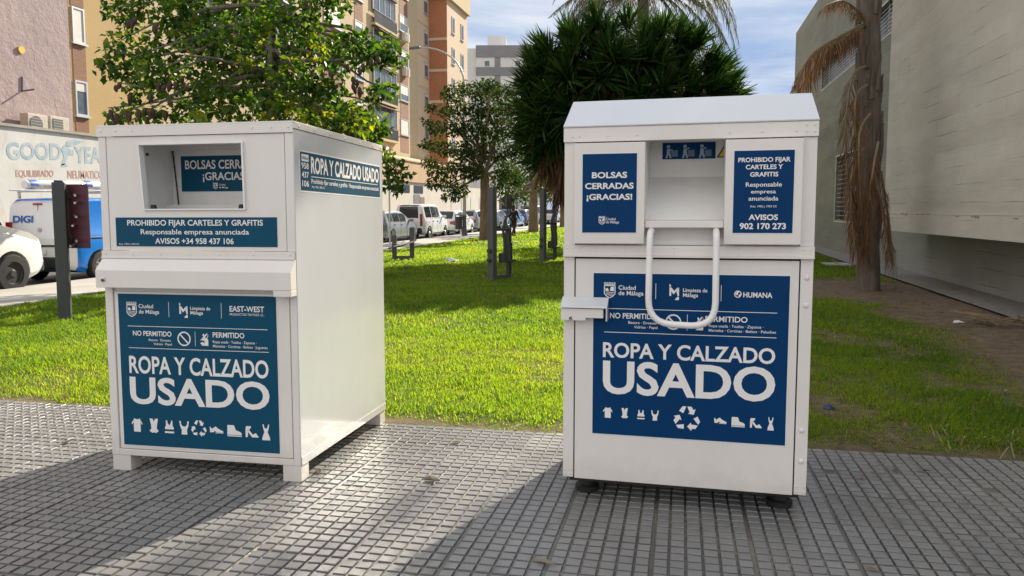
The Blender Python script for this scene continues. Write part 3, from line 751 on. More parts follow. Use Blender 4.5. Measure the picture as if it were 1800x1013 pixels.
# columns line up in tiles; seams get a wider, deeper joint
x0 = .75+gi*PITCH_; y0 = 3.77+gj*PITCH_
g0, g1 = .0075, .0125
xl = x0+g0*.5+np.where(gi % 6 == 0, .005, 0); xr = x0+PITCH_-g0*.5-np.where(gi % 6 == 5, .005, 0)
yl = y0+g1*.5+np.where(gj % 6 == 0, .003, 0); yr = y0+PITCH_-g1*.5-np.where(gj % 6 == 5, .003, 0)
n = len(gi); jt = lambda a: rng.uniform(-a, a, n)
keep = rng.random(n) > .004
tilt = jt(.0012); base = -.0075; bv = .0035
tile_h = (((gi//6)*7919+(gj//6)*104729) % 13-6)*.00022
ztop = jt(.0006)+tile_h-np.where(keep, 0, .0072)
P = np.stack([np.stack([xl, yl, np.full(n, base)], -1), np.stack([xr, yl, np.full(n, base)], -1), np.stack([xr, yr, np.full(n, base)], -1), np.stack([xl, yr, np.full(n, base)], -1),
  np.stack([xl+bv+jt(.001), yl+bv, ztop-tilt], -1), np.stack([xr-bv, yl+bv+jt(.001), ztop+tilt], -1), np.stack([xr-bv+jt(.001), yr-bv, ztop+tilt], -1), np.stack([xl+bv, yr-bv+jt(.001), ztop-tilt], -1)], 1)
Fq = np.array([(4, 5, 6, 7), (0, 1, 5, 4), (1, 2, 6, 5), (2, 3, 7, 6), (3, 0, 4, 7)])
Fall = (Fq[None]+np.arange(n)[:, None, None]*8).reshape(-1, 4)
V = P.reshape(-1, 3); k = len(V)
V = np.concatenate([V, [(-60, -40, base-.0003), (60, -40, base-.0003), (60, EDGE, base-.0003), (-60, EDGE, base-.0003)]]); Fall = np.concatenate([Fall, [(k, k+1, k+2, k+3)]])
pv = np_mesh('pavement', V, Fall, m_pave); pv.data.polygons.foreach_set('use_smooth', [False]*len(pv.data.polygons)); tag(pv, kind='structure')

# gravel strip along the concrete wall
sheet('gravel_path', 4.55, 5.39, 6.2, 42, .004, m_gravel, 60)

# grass blades
def blades(n, t0, t1, s0, s1, hgt, wid):
    t = rng.uniform(t0, t1, n); s = rng.uniform(s0, s1, n)
    cl = fbm(t*3.1, s*3.1, 5); w = wear(t, s)
    Y = .976*s-.216*t; X = .976*t+.216*s
    k = (rng.random(n) > w*1.02-.04*(cl > .5)) & (np.abs(X) < .72*Y+.6)
    t, s, cl, w = t[k], s[k], cl[k], w[k]; n = len(t)
    z = tzv(t, s)+(fbm(t*1.3, s*1.3, 21)-.5)*.05*sstep(EDGE, EDGE+.5, s)-.018-.02*w
    h = hgt*(.45+.9*cl)*rng.uniform(.55, 1.25, n)*(1-.45*w); a = rng.uniform(0, 2*PI, n); b = a+PI/2+rng.uniform(-.5, .5, n)
    lean = h*rng.uniform(.25, 1.1, n); wd = wid*rng.uniform(.7, 1.4, n)
    ca, sa = np.cos(a)*wd/2, np.sin(a)*wd/2
    A = np.stack([t-ca, s-sa, z], -1); B = np.stack([t+ca, s+sa, z], -1)
    C = np.stack([t+np.cos(b)*lean*.35+ca*.7, s+np.sin(b)*lean*.35+sa*.7, z+h*.6], -1); D = np.stack([t+np.cos(b)*lean*.35-ca*.7, s+np.sin(b)*lean*.35-sa*.7, z+h*.6], -1)
    E = np.stack([t+np.cos(b)*lean, s+np.sin(b)*lean, z+h], -1)
    tint = np.clip(.42+.9*(fbm(t*.8, s*.8, 31)-.5)+rng.normal(0, .16, n)+.12*w, 0, 1)
    tint = np.where(rng.random(n) < .03+.16*w, rng.uniform(.85, 1, n), tint*.78)
    return A, B, C, D, E, tint
parts_ = [blades(290000, -9.6, 5.2, EDGE, 9.0, .052, .007), blades(170000, -10.3, 5.2, 9.0, 16, .060, .011), blades(90000, -10.3, 5.2, 16, 30, .065, .022), blades(40000, -10.3, 5.3, 30, 75, .07, .06)]
A, B, C, D, E, tint = [np.concatenate([q[i] for q in parts_]) for i in range(6)]
n = len(A); V = np.stack([A, B, C, D, E], 1).reshape(-1, 3); o5 = np.arange(n)*5
F3 = np.stack([np.stack([o5, o5+1, o5+2], -1), np.stack([o5, o5+2, o5+3], -1), np.stack([o5+3, o5+2, o5+4], -1)], 1).reshape(-1, 3)
m_grass = leafmat('grass_blades', [(.040, .074, .016), (.066, .110, .021), (.100, .145, .028), (.14, .165, .036), (.15, .135, .055), (.20, .16, .08)], .66, .6, 'tint', (3.3, 3.5, .55))
g = np_mesh('grass', V, F3, m_grass, {'tint': np.repeat(tint, 5)}); tag(g, kind='stuff')
tag(g, 'short mown lawn grass with thin worn patches', 'grass')
# ---------------------------------------------------------------- buildings and walls
def G(t, s, h): return (t, s, tz(t, s)+h)
def gbox(mb, t0, t1, s0, s1, h0, h1, m=0):
    mb.hexa([G(t0, s0, h0), G(t1, s0, h0), G(t1, s1, h0), G(t0, s1, h0), G(t0, s0, h1), G(t1, s0, h1), G(t1, s1, h1), G(t0, s1, h1)], m)

# --- board-marked concrete building on the right
m_conc, nt, out = nodes('board_concrete'); p_ = nt.nodes.new('ShaderNodeBsdfPrincipled'); p_.inputs['Roughness'].default_value = .85; p_.inputs['Specular IOR Level'].default_value = .25
co = nt.nodes.new('ShaderNodeTexCoord').outputs['Object']
c = ramp(nt, noise(nt, 1.0, 7, .65, co, (1, .35, 1.6)), [(.3, (.46, .435, .375)), (.5, (.56, .53, .465)), (.72, (.64, .61, .545))])
c = mixc(nt, ramp(nt, noise(nt, .55, 5, .7, co, (1, 1, .25), .4), [(.45, 0.), (.72, .55)]), c, (.46, .45, .415))
sx = nt.nodes.new('ShaderNodeSeparateXYZ'); nt.links.new(co, sx.inputs[0])
# board courses 0.30 m high with open seams here and there
tl = nt.nodes.new('ShaderNodeMath'); tl.operation = 'MULTIPLY_ADD'; tl.inputs[1].default_value = -.0195; nt.links.new(sx.outputs['Y'], tl.inputs[0]); nt.links.new(sx.outputs['Z'], tl.inputs[2])
wob = nt.nodes.new('ShaderNodeMath'); wob.operation = 'MULTIPLY_ADD'; wob.inputs[1].default_value = .03; nt.links.new(noise(nt, 1.2, 2, .5, co), wob.inputs[0]); nt.links.new(tl.outputs[0], wob.inputs[2])
cb = nt.nodes.new('ShaderNodeCombineXYZ'); nt.links.new(sx.outputs['Y'], cb.inputs[0]); nt.links.new(wob.outputs[0], cb.inputs[1])
bk = nt.nodes.new('ShaderNodeTexBrick'); nt.links.new(cb.outputs[0], bk.inputs['Vector'])
bk.inputs['Scale'].default_value = 1.0; bk.inputs['Brick Width'].default_value = 3.1; bk.inputs['Row Height'].default_value = .30; bk.inputs['Mortar Size'].default_value = .006; bk.inputs['Mortar Smooth'].default_value = .25
bk.offset = .37; bk.inputs['Color1'].default_value = (.42, .42, .42, 1); bk.inputs['Color2'].default_value = (.58, .58, .58, 1); bk.inputs['Mortar'].default_value = (.5, .5, .5, 1)
tone = nt.nodes.new('ShaderNodeMix'); tone.data_type = 'RGBA'; tone.blend_type = 'OVERLAY'; tone.inputs[0].default_value = .32; nt.links.new(c, tone.inputs[6]); nt.links.new(bk.outputs['Color'], tone.inputs[7]); c = tone.outputs[2]
gate = ramp(nt, noise(nt, .7, 3, .6, co), [(.50, 0.03), (.64, .75)])
sm = nt.nodes.new('ShaderNodeMath'); sm.operation = 'MULTIPLY'; nt.links.new(bk.outputs['Fac'], sm.inputs[0]); nt.links.new(gate, sm.inputs[1])
c = mixc(nt, sm.outputs[0], c, (.12, .11, .095))
c = mixc(nt, ramp(nt, noise(nt, 16, 3, .6, co), [(.70, 0.), (.76, .5)]), c, (.22, .20, .165))
nt.links.new(c, p_.inputs['Base Color'])
nrm = bumpn(nt, noise(nt, 9, 5, .7, co, (1, .12, 3)), .25, .02)
inv = nt.nodes.new('ShaderNodeMath'); inv.operation = 'SUBTRACT'; inv.inputs[0].default_value = 1; nt.links.new(sm.outputs[0], inv.inputs[1])
nrm = bumpn(nt, inv.outputs[0], .6, .01, nrm); nrm = bumpn(nt, noise(nt, 60, 3, .6, co), .2, .006, nrm)
nt.links.new(nrm, p_.inputs['Normal']); nt.links.new(p_.outputs[0], out.inputs[0])
m_conc2 = m_conc.copy(); m_conc2.name = 'weathered_shaded_board_concrete'
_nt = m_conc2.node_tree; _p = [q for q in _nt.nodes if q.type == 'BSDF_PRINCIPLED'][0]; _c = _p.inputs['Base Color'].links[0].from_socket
_nt.links.new(mixc(_nt, 1.0, _c, (.50, .53, .515), 'MULTIPLY'), _p.inputs['Base Color'])  # darker, greener: weathering, plus some shade under the overhang put into the colour
m_louvre = M('louvre_metal', (.55, .55, .53), .5, .08, metal=.3)
m_dark_open = M('dark_opening', (.02, .022, .026), .3)
m_rust = M('rust_stain_ledge', (.33, .25, .16), .9, .35, 12)

LO, HI = 1.03, 10.2
TW, TO = 5.42, 4.5
cbd = thing('concrete_building', 'board-marked grey concrete building with overhanging upper storey and louvred openings', 'building', (TW, 19, tz(TW, 19)))
def cpart(mb, name, mat, parent=cbd, **k):
    o = mb.build(name, mat, parent, **k); o.matrix_parent_inverse = Matrix.Translation(-Vector(cbd.location)) if parent is cbd else Matrix.Identity(4); return o
WIN = [(21.0, 33.7, 6.22, 7.22), (25.2, 30.0, 1.02, 3.40)]
mb = MB()
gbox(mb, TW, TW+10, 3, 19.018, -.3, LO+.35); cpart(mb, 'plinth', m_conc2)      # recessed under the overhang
mb = MB()
Sx = [19.02, 21.0, 25.2, 30.0, 33.7, 41.6]; Hx = [-.3, 1.02, 3.40, 6.22, 7.22, 10.25]
for i in range(5):
    for j in range(5):
        a, b, lo, hi = Sx[i], Sx[i+1], Hx[j], Hx[j+1]
        if any(w[0] <= a and b <= w[1] and w[2] <= lo and hi <= w[3] for w in WIN): continue
        mb.add([G(TW, a, lo), G(TW, b, lo), G(TW, b, hi), G(TW, a, hi)], [(0, 1, 2, 3)])
for (a, b, lo, hi) in WIN:
    for q in ([(a, lo), (b, lo)], [(b, lo), (b, hi)], [(b, hi), (a, hi)], [(a, hi), (a, lo)]):
        mb.poly([G(TW, *q[0]), G(TW, *q[1]), G(TW+.22, *q[1]), G(TW+.22, *q[0])])
mb.poly([G(TW, 41.6, -.3), G(TW+14, 41.6, -.3), G(TW+14, 41.6, 10.25), G(TW, 41.6, 10.25)])
mb.poly([G(TW, 19.02, 10.25), G(TW, 41.6, 10.25), G(TW+14, 41.6, 10.25), G(TW+14, 19.02, 10.25)])
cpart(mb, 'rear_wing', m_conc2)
mb = MB(); gbox(mb, TO, TW+10, 3, 19.0, LO+.36, HI+.4)
cpart(mb, 'overhang', m_conc)
mb = MB(); gbox(mb, TO-.022, TW+10, 3, 19.012, LO, LO+.355); cpart(mb, 'ledge', m_conc)
mb = MB()
for k in range(90):                                                    # crumbled rusty line over the ledge
    a = 3+k*.178; gbox(mb, TO-.012-rng.random()*.012, TO+.01, a, a+.185, LO+.352-rng.random()*.012, LO+.362+rng.random()**2*.035)
cpart(mb, 'crumbled_joint', m_rust)
for (a, b, lo, hi) in WIN:
    mb = MB(); mb.poly([G(TW+.2, a, lo), G(TW+.2, b, lo), G(TW+.2, b, hi), G(TW+.2, a, hi)]); w = cpart(mb, 'window', m_dark_open)
    mb = MB(); n = 9 if hi-lo < 1.5 else 15
    for k in range(n):
        z = lo+(k+.5)*(hi-lo)/n; gbox(mb, TW+.055, TW+.068, a+.01, b-.01, z-.009, z+.009)
    nb = 10 if b-a > 8 else 3
    if b-a > 8:
        for k in range(1, nb): q = a+(b-a)*k/nb; gbox(mb, TW+.071, TW+.10, q-.02, q+.02, lo, hi)
    o = mb.build('louvres', m_louvre, w)
    mb = MB()
    for q in ((a, a+.05, lo, hi), (b-.05, b, lo, hi), (a+.05, b-.05, lo, lo+.05), (a+.05, b-.05, hi-.05, hi)): gbox(mb, TW-.012, TW+.015, *q)
    o = mb.build('window_frame', m_louvre, w)

# --- across the street
def plaster(name, c0, c1, scale=.5, stain=None, bump=.15, rough=.9):
    m, nt, out = nodes(name); p = nt.nodes.new('ShaderNodeBsdfPrincipled'); p.inputs['Roughness'].default_value = rough; p.inputs['Specular IOR Level'].default_value = .2
    c = ramp(nt, noise(nt, scale, 6, .65), [(.3, c0), (.7, c1)])
    if stain: c = mixc(nt, ramp(nt, noise(nt, scale*2.3, 6, .7, stretch=(1, 1, .4)), [(.52, 0.), (.72, .7)]), c, stain)
    nt.links.new(c, p.inputs['Base Color']); nt.links.new(bumpn(nt, noise(nt, 3, 6, .7), bump, .05), p.inputs['Normal']); nt.links.new(p.outputs[0], out.inputs[0]); return m
def brickm(name, c0, c1, mortar):
    m, nt, out = nodes(name); p = nt.nodes.new('ShaderNodeBsdfPrincipled'); p.inputs['Roughness'].default_value = .9
    co = nt.nodes.new('ShaderNodeTexCoord').outputs['Object']; sx = nt.nodes.new('ShaderNodeSeparateXYZ'); nt.links.new(co, sx.inputs[0])
    ad = nt.nodes.new('ShaderNodeMath'); ad.operation = 'ADD'; nt.links.new(sx.outputs['X'], ad.inputs[0]); nt.links.new(sx.outputs['Y'], ad.inputs[1])
    cb = nt.nodes.new('ShaderNodeCombineXYZ'); nt.links.new(ad.outputs[0], cb.inputs[0]); nt.links.new(sx.outputs['Z'], cb.inputs[1])
    b = nt.nodes.new('ShaderNodeTexBrick'); nt.links.new(cb.outputs[0], b.inputs['Vector']); b.inputs['Scale'].default_value = 1
    b.inputs['Brick Width'].default_value = .26; b.inputs['Row Height'].default_value = .075; b.inputs['Mortar Size'].default_value = .008
    b.inputs['Color1'].default_value = (*c0, 1); b.inputs['Color2'].default_value = (*c1, 1); b.inputs['Mortar'].default_value = (*mortar, 1)
    c = mixc(nt, ramp(nt, noise(nt, .6, 5, .6), [(.4, 0.), (.8, .4)]), b.outputs['Color'], tuple(x*.75 for x in c0))
    nt.links.new(c, p.inputs['Base Color']); nt.links.new(p.outputs[0], out.inputs[0]); return m
m_whitewall = plaster('whitewashed_wall', (.60, .60, .58), (.70, .69, .66), .7, (.52, .47, .41))
m_pink = plaster('pink_render', (.36, .28, .285), (.44, .345, .335), .35, (.50, .40, .36), .9)
m_ochre = plaster('ochre_render', (.47, .33, .155), (.54, .385, .19), .25, (.42, .32, .19))
m_ochre2 = plaster('pale_ochre_render', (.50, .39, .25), (.57, .45, .29), .25)
m_beige = plaster('beige_render', (.56, .43, .31), (.64, .50, .37), .3)
m_spandrel = brickm('brown_brick', (.24, .115, .07), (.29, .145, .09), (.30, .22, .16))
m_redbrick = brickm('red_brick', (.36, .125, .055), (.42, .155, .07), (.40, .25, .17))
m_cream = plaster('cream_render', (.60, .55, .46), (.68, .63, .54), .5, (.5, .45, .37))
m_annex = plaster('apricot_render', (.52, .35, .21), (.60, .42, .27), .5)
m_dwhite = plaster('far_white_render', (.58, .58, .58), (.64, .64, .63), .3)
m_dgrey = plaster('far_grey_render', (.20, .205, .22), (.24, .245, .26), .3)
m_glassw = M('window_glass', (.10, .13, .16), .08, .3, 3)
m_shutter = M('roller_shutter', (.60, .58, .54), .6, .06)
m_awin = M('aluminium', (.50, .51, .52), .4, .05, metal=.4)
m_railing = M('railing_paint', (.10, .11, .12), .5, .1)
m_awning = M('dark_awning', (.10, .075, .06), .8, .1)
m_fadedblue = plaster('faded_blue_paint', (.31, .44, .53), (.55, .59, .60), 4.0, None, .05)
m_fadedred = plaster('faded_red_paint', (.50, .20, .16), (.62, .42, .37), 4.0, None, .05)
m_maroonw = plaster('maroon_render', (.13, .022, .028), (.17, .03, .035), .5)

def at_parent(o, root): o.matrix_parent_inverse = Matrix.Translation(-Vector(root.location)); return o
def bpart(mb, name, mat, root, parent=None, **k):
    o = mb.build(name, mat, parent or root, **k)
    return at_parent(o, root) if parent is None else o

# whitewashed yard wall with faded painted advert
TWL = -21.6
wall = thing('boundary_wall', 'long whitewashed yard wall with faded blue and red painted lettering', 'wall', (TWL, 28, tz(TWL, 28)))
mb = MB()
for k in range(6): gbox(mb, TWL-.3, TWL, 8+6.4*k, 8+6.4*(k+1), -.2, 4.18)
bpart(mb, 'wall_face', m_whitewall, wall)
mb = MB()
for k in range(6): gbox(mb, TWL-.36, TWL+.07, 8+6.4*k, 8+6.4*(k+1), 4.182, 4.27)
bpart(mb, 'coping', plaster('weathered_coping', (.36, .34, .30), (.46, .43, .38), 2), wall)
def wallprint(mats_texts, parent, name, mat):
    p = Print((TWL+.006, 0, 0), (0, 1, 0), (0, 0, 1))
    for (txt, px0, pyb, px1, pyt, bold) in mats_texts:
        def inv(px, py):
            d = at(px, py, 1.0) - Vector((0, 0, CAMH)); k = TWL/d.x; return d.y*k, CAMH+d.z*k
        a, b = inv(px0, pyb), inv(px1, pyb); c_ = inv(px0, pyt)
        f = (b[1]-a[1])/(b[0]-a[0]); p.y = Vector((0, 0, 1)); p.x = Vector((0, 1, f)); p.o = Vector((TWL+.006, a[0], a[1]))
        p.text(txt, 0, 0, b[0]-a[0], c_[1]-a[1], bold)
    return bpart(p.mb, name, mat, wall)
wallprint([('GOOD', 12, 281, 108, 250, .03), ('YEAR', 131, 287, 192, 258, .03)], wall, 'painted_lettering', m_fadedblue)
wallprint([('EQUILIBRADO', 28, 311, 94, 299, .012), ('NEUMATICOS', 119, 314, 186, 300, .012)], wall, 'small_painted_lettering', m_fadedred)
def wpt(px, py):
    d = at(px, py, 1.0) - Vector((0, 0, CAMH)); k = TWL/d.x; return (TWL+.006, d.y*k, CAMH+d.z*k)
mb = MB()
for pl in ([(107, 262), (112, 256), (120, 258), (122, 270), (113, 290), (107, 292), (112, 275)], [(114, 256), (118, 248), (132, 246), (146, 249), (136, 254), (124, 258)], [(122, 262), (130, 264), (128, 274), (121, 272)], [(108, 289), (116, 287), (119, 293), (108, 294)]):
    mb.poly([wpt(*q) for q in pl])
bpart(mb, 'winged_foot_emblem', m_fadedblue, wall)

def sAt(px, t):                      # where along the street a pixel column meets the plane X = t
    d = at(px, 392, 1.0); return d.y*t/d.x
# pink building
TP = -23.9; sp1 = sAt(137, TP)
pk = thing('building', 'tall windowless pink rendered building behind the whitewashed wall', 'building', (TP, sp1-8, tz(TP, sp1-8)))
mb = MB(); gbox(mb, TP-10, TP, sp1-24, sp1, -.3, 17); bpart(mb, 'wall', m_pink, pk)
mb = MB()
a = wp = None
q = lambda px, py: (lambda d: (TP+.02, d.y*TP/d.x, CAMH+d.z*TP/d.x))(at(px, py, 1.0)-Vector((0, 0, CAMH)))
mb.tube([q(38.5, 135), q(38.5, 160)], .03, 6); mb.tube([(q(35, 163)[0]-.1,)+q(35, 163)[1:], Vector(q(38.5, 160)), (q(48, 158)[0]+.3,)+q(48, 158)[1:]], .03, 6)
bpart(mb, 'wall_bracket', m_railing, pk)
mb = MB(); mb.lathe([(.14, 0), (.14, .04)], q(36, 88), (1, 0, 0), 10); bpart(mb, 'wall_rosette', m_yellow, pk)
mr_ = thing('lean_to', 'maroon rendered lean-to at the foot of the pink building', 'building', (TP+2, sAt(4, TP+2), 0))
mb = MB(); s_ = sAt(11, TP+2.2)
gbox(mb, TP+.05, TP+1.6, s_-6, s_, 0, 6.4); bpart(mb, 'wall', m_maroonw, mr_)
mb = MB(); gbox(mb, TP+.05, TP+1.7, s_-6, s_+.25, 0, 4.9); bpart(mb, 'parapet', m_maroonw, mr_)
mb = MB(); gbox(mb, TP+.6, TP+.9, s_-1.0, s_-.7, 6.4, 7.6); bpart(mb, 'chimney', m_railing, mr_)

for (px, py, lab, i) in ((73, 220, 'round-grilled air conditioner outdoor unit by the pink wall', 0), (111, 224, 'square-grilled air conditioner outdoor unit by the pink wall', 1)):
    s_ = sAt(px, TP+.4); zt = q(px, py)[2]
    ac = thing('air_conditioner', lab, 'air conditioner', (TP+.3, s_, zt-.42), 0, 'air conditioners by the pink wall')
    mb = MB(); mb.box(-.18, .18, -.46, .46, 0, .72); mb.build('casing', m_cream, ac, bevel=.02)
    mb = MB()
    if i == 0:
        mb.lathe([(.29, 0), (.29, .015), (.27, .015)], (.181, -.08, .36), (1, 0, 0), 20)
    else: mb.box(.181, .196, -.34, .14, .1, .62)
    gr = mb.build('fan_grille', m_railing, ac)
    mb = MB()
    for k in range(5): mb.box(.197, .202, -.34, .18, .14+.1*k, .155+.1*k)
    mb.build('grille_bars', m_cream, gr)
    mb = MB(); mb.box(-.2, .2, -.4, .4, -4.0+.0, -.001); mb.build('bracket', m_railing, ac)

# apartment buildings on the far side
def window(mb_mats, root, t, s0, s1, h0, h1, shutter=.55, frame=.07):
    mb = MB()
    for r in ((s0, s0+frame, h0, h1), (s1-frame, s1, h0, h1), (s0+frame, s1-frame, h0, h0+frame), (s0+frame, s1-frame, h1-frame, h1)): gbox(mb, t-.02, t+.06, *r)
    gbox(mb, t-.02, t+.12, s0-.08, s1+.08, h0-.07, h0-.001)
    w = bpart(mb, 'window', m_awin, root)
    hs = h1-(h1-h0)*shutter
    mb = MB(); gbox(mb, t+.003, t+.018, s0+frame, s1-frame, h0+frame, hs); bpart(mb, 'pane', m_glassw, root, w)
    if shutter > 0.02:
        mb = MB(); gbox(mb, t+.003, t+.032, s0+frame, s1-frame, hs, h1-frame); bpart(mb, 'roller_shutter', m_shutter, root, w)
    return w
TA = -24.0
bA = thing('apartment_building', 'ochre apartment block with brown brick spandrels and glazed balconies across the street', 'building', (TA, 48, tz(TA, 48)))
sA0, sA1, sA2 = sAt(137.5, TA), sAt(272, TA), sAt(737, TA)
mb = MB(); gbox(mb, TA-12, TA, sA0, sA1, -.3, 27); bpart(mb, 'ochre_wall', m_ochre, bA)
mb = MB(); gbox(mb, TA-12, TA, sA1+.001, sA2, -.3, 27); bpart(mb, 'pale_wall', m_ochre2, bA)
FL = [7.1+2.95*k for k in range(6)]
def column(s0, s1, root, t, fls, sh=(0.5, .8, .3, .95, .6, .4), spandrel=True, dh=0.):
    for k, f in enumerate(fls):
        window(None, root, t, s0, s1, f+1.05+dh, f+2.45+dh, sh[(k*7+int(s0)) % len(sh)])
        if spandrel:
            mb = MB(); gbox(mb, t-.01, t+.02, s0-.02, s1+.02, f-.45+dh, f+.95+dh); bpart(mb, 'spandrel', m_spandrel, root)
sv = lambda px: sAt(px, TA)
column(sv(142), sv(163), bA, TA, [4.2]+FL[:4]); column(sv(576), sv(606), bA, TA, FL); column(sv(629), sv(643), bA, TA, FL); column(sv(706), sv(720), bA, TA, FL[0:6], dh=-.3)
column(38.4, 39.8, bA, TA, FL[1:5]); column(43.5, 45.0, bA, TA, FL[1:5])
def balcony(s0, s1, f, root, t, awn):
    mb = MB(); gbox(mb, t+.001, t+.35, s0, s1, f-.18, f); b = bpart(mb, 'balcony', m_ochre2, root)
    mb = MB(); gbox(mb, t+.10, t+.14, s0+.05, s1-.05, f+1.05, f+2.45); bpart(mb, 'glazing', m_glassw, root, b)
    mb = MB(); n = 4
    for k in range(n+1): q_ = s0+.05+(s1-s0-.1)*k/n; gbox(mb, t+.09, t+.18, q_-.03, q_+.03, f+1.02, f+2.5)
    gbox(mb, t+.09, t+.18, s0+.02, s1-.02, f+2.5, f+2.58); bpart(mb, 'glazing_frame', m_awin, root, b)
    mb = MB(); gbox(mb, t+.26, t+.30, s0+.02, s1-.02, f+.98, f+1.03)
    for k in range(22): q_ = s0+.04+(s1-s0-.08)*k/21; gbox(mb, t+.265, t+.29, q_-.015, q_+.015, f, f+.98)
    gbox(mb, t+.255, t+.26, s0+.03, s1-.03, f+.05, f+.9); bpart(mb, 'railing', m_railing, root, b)
    mb = MB()
    if awn: mb.hexa([G(t+.02, s0, f+2.60), G(t+.7, s0, f+2.40), G(t+.7, s1, f+2.40), G(t+.02, s1, f+2.60), G(t+.02, s0, f+2.72), G(t+.7, s0, f+2.46), G(t+.7, s1, f+2.46), G(t+.02, s1, f+2.72)])
    else: gbox(mb, t+.02, t+.35, s0, s1, f+2.6, f+2.72)
    bpart(mb, 'awning', m_awning, root, b)
for k, f in enumerate(FL): balcony(sv(658), sv(697), f, bA, TA, k % 2 == 0)
balcony(34.2, 37.4, FL[1], bA, TA, True); balcony(34.2, 37.4, FL[2], bA, TA, False)
for (s0, f) in ((sv(713), FL[3]-.2), (sv(713), FL[2]-.2)):
    mb = MB(); gbox(mb, TA+.03, TA+.40, s0-.5, s0+.5, f+.15, f+.85); o = bpart(mb, 'air_conditioner', m_cream, bA)
    mb = MB(); gbox(mb, TA+.401, TA+.42, s0-.35, s0+.2, f+.22, f+.78); bpart(mb, 'fan_grille', m_railing, bA, o)

bB = thing('apartment_building', 'narrow pale beige end bay with one column of small windows next to the ochre block', 'building', (TA, sA2+2, tz(TA, sA2+2)))
sB1 = sAt(766, TA)+6
mb = MB(); gbox(mb, TA-10, TA-.12, sA2+.002, sB1, -.3, 24.2); bpart(mb, 'wall', m_beige, bB)
mb = MB(); gbox(mb, TA-10.2, TA, sA2+.003, sB1, 24.201, 24.9); bpart(mb, 'parapet', m_ochre2, bB)
for k, f in enumerate(FL[:5]):
    s0 = sAt(750, TA); window(None, bB, TA-.12, s0, s0+1.2, f+.9, f+2.3, .2)
    mb = MB(); gbox(mb, TA-.121, TA-.09, sA2+.01, sB1, f-.25, f-.05); bpart(mb, 'floor_band', m_ochre2, bB)
TC = -22.3; sC0 = sAt(788, TC); sC1 = sAt(823, TC)
bC = thing('apartment_building', 'red brick apartment block with cream parapet projecting beyond the beige bay', 'building', (TC, sC0, tz(TC, sC0)))
mb = MB(); mb.poly([G(TC, sC0, -.3), G(TC-9, sC0, -.3), G(TC-9, sC0, 21.4), G(TC, sC0, 21.4)]); bpart(mb, 'brick_wall', m_redbrick, bC)
mb = MB(); gbox(mb, TC-9, TC-.001, sC0+.02, sC1, -.3, 21.4); bpart(mb, 'street_wall', m_beige, bC)
mb = MB(); gbox(mb, TC-9.2, TC+.3, sC0-.3, sC1+.2, 21.401, 23.0); bpart(mb, 'parapet', m_ochre2, bC)
for k in range(6):
    f = 18.2-2.95*k
    mb = MB(); gbox(mb, TC-9, TC+.004, sC0-.03, sC0-.002, f-.7, f-.45); bpart(mb, 'floor_band', m_beige, bC)
    for fr_c in (.28, .72):
        s0 = sC0+(sC1-sC0)*fr_c; window(None, bC, TC, s0-.45, s0+.45, f+.3, f+1.9, .1)
# far white block with grey bands
Yd = 130.0; P0, P1 = at(818, 392, Yd), at(962, 392, Yd)
bD = thing('apartment_building', 'distant white apartment block with grey bands and a rooftop box', 'building', (P0.x, P0.y, 2.4), math.atan2(P1.y-P0.y, P1.x-P0.x))
wD = (P1-P0).length; zD = lambda py: CAMH+Yd*(392-py)/FPX*1.0-2.4+0.0
kx = lambda px: (px-818)/(962-818)*wD
mb = MB(); mb.box(0, kx(838), .5, 14, -2, zD(92)); mb.box(kx(838), wD, 0, 14, -2, zD(88)); mb.build('wall', m_dwhite, bD)
for (y0, y1) in ((108, 88.2), (139, 125), (172, 158), (206, 192)):
    mb = MB(); mb.box(kx(838)-.05, wD+.05, -.15, -.002, zD(y0), zD(y1)); mb.build('grey_band', m_dgrey, bD)
mb = MB(); mb.box(kx(857), kx(890), 3, 9, zD(88)+.02, zD(65)); mb.build('rooftop_box', m_dwhite, bD)
for (x, y0, y1) in ((852, 124, 113.5), (852, 156, 145), (905, 124, 113), (905, 156, 145), (935, 124, 113), (935, 156, 145)):
    mb = MB(); mb.box(kx(x), kx(x+10), -.06, -.003, zD(y0), zD(y1)); w = mb.build('window', m_awin, bD)
    mb = MB(); mb.box(kx(x+1), kx(x+9), -.09, -.061, zD(y0-1), zD(y1+1)); mb.build('pane', m_glassw, w)
mb = MB(); mb.box(kx(870), kx(880), -.05, -.002, zD(158), zD(108)); mb.build('stair_strip', m_dgrey, bD)
mb = MB(); mb.box(kx(819), kx(822), .44, .499, zD(128), zD(116)); mb.build('window', m_glassw, bD)

# low annex along the street below the blocks
TX = -21.2; sX0 = 46.6; sX1 = 96
ax = thing('low_building', 'single-storey cream building with apricot upper wall below the apartment blocks', 'building', (TX, 60, tz(TX, 60)))
mb = MB()
for k in range(6): gbox(mb, TX-2.4, TX, sX0+(sX1-sX0)*k/6, sX0+(sX1-sX0)*(k+1)/6, -.2, 3.55)
bpart(mb, 'ground_floor_wall', m_cream, ax)
mb = MB(); gbox(mb, TX-2.4, TX+.12, sX0, 70, 3.551, 5.15); bpart(mb, 'upper_wall', m_annex, ax)
mb = MB(); mb.hexa([G(TX-2.4, sX0, 5.152), G(TX+.2, sX0, 5.152), G(TX+.2, 70, 5.152), G(TX-2.4, 70, 5.152), G(TX-2.4, sX0, 5.9), G(TX+.2, sX0, 5.25), G(TX+.2, 70, 5.25), G(TX-2.4, 70, 5.9)]); bpart(mb, 'roof', m_annex, ax)
for px, wd_, hh in ((733, 1.5, 2.3), (742, 1.2, 2.1)):
    s_ = sAt(px, TX); mb = MB(); gbox(mb, TX-.03, TX+.03, s_-wd_/2, s_+wd_/2, .02, hh+.3); bpart(mb, 'door', m_dgrey if px < 740 else m_spandrel, ax)
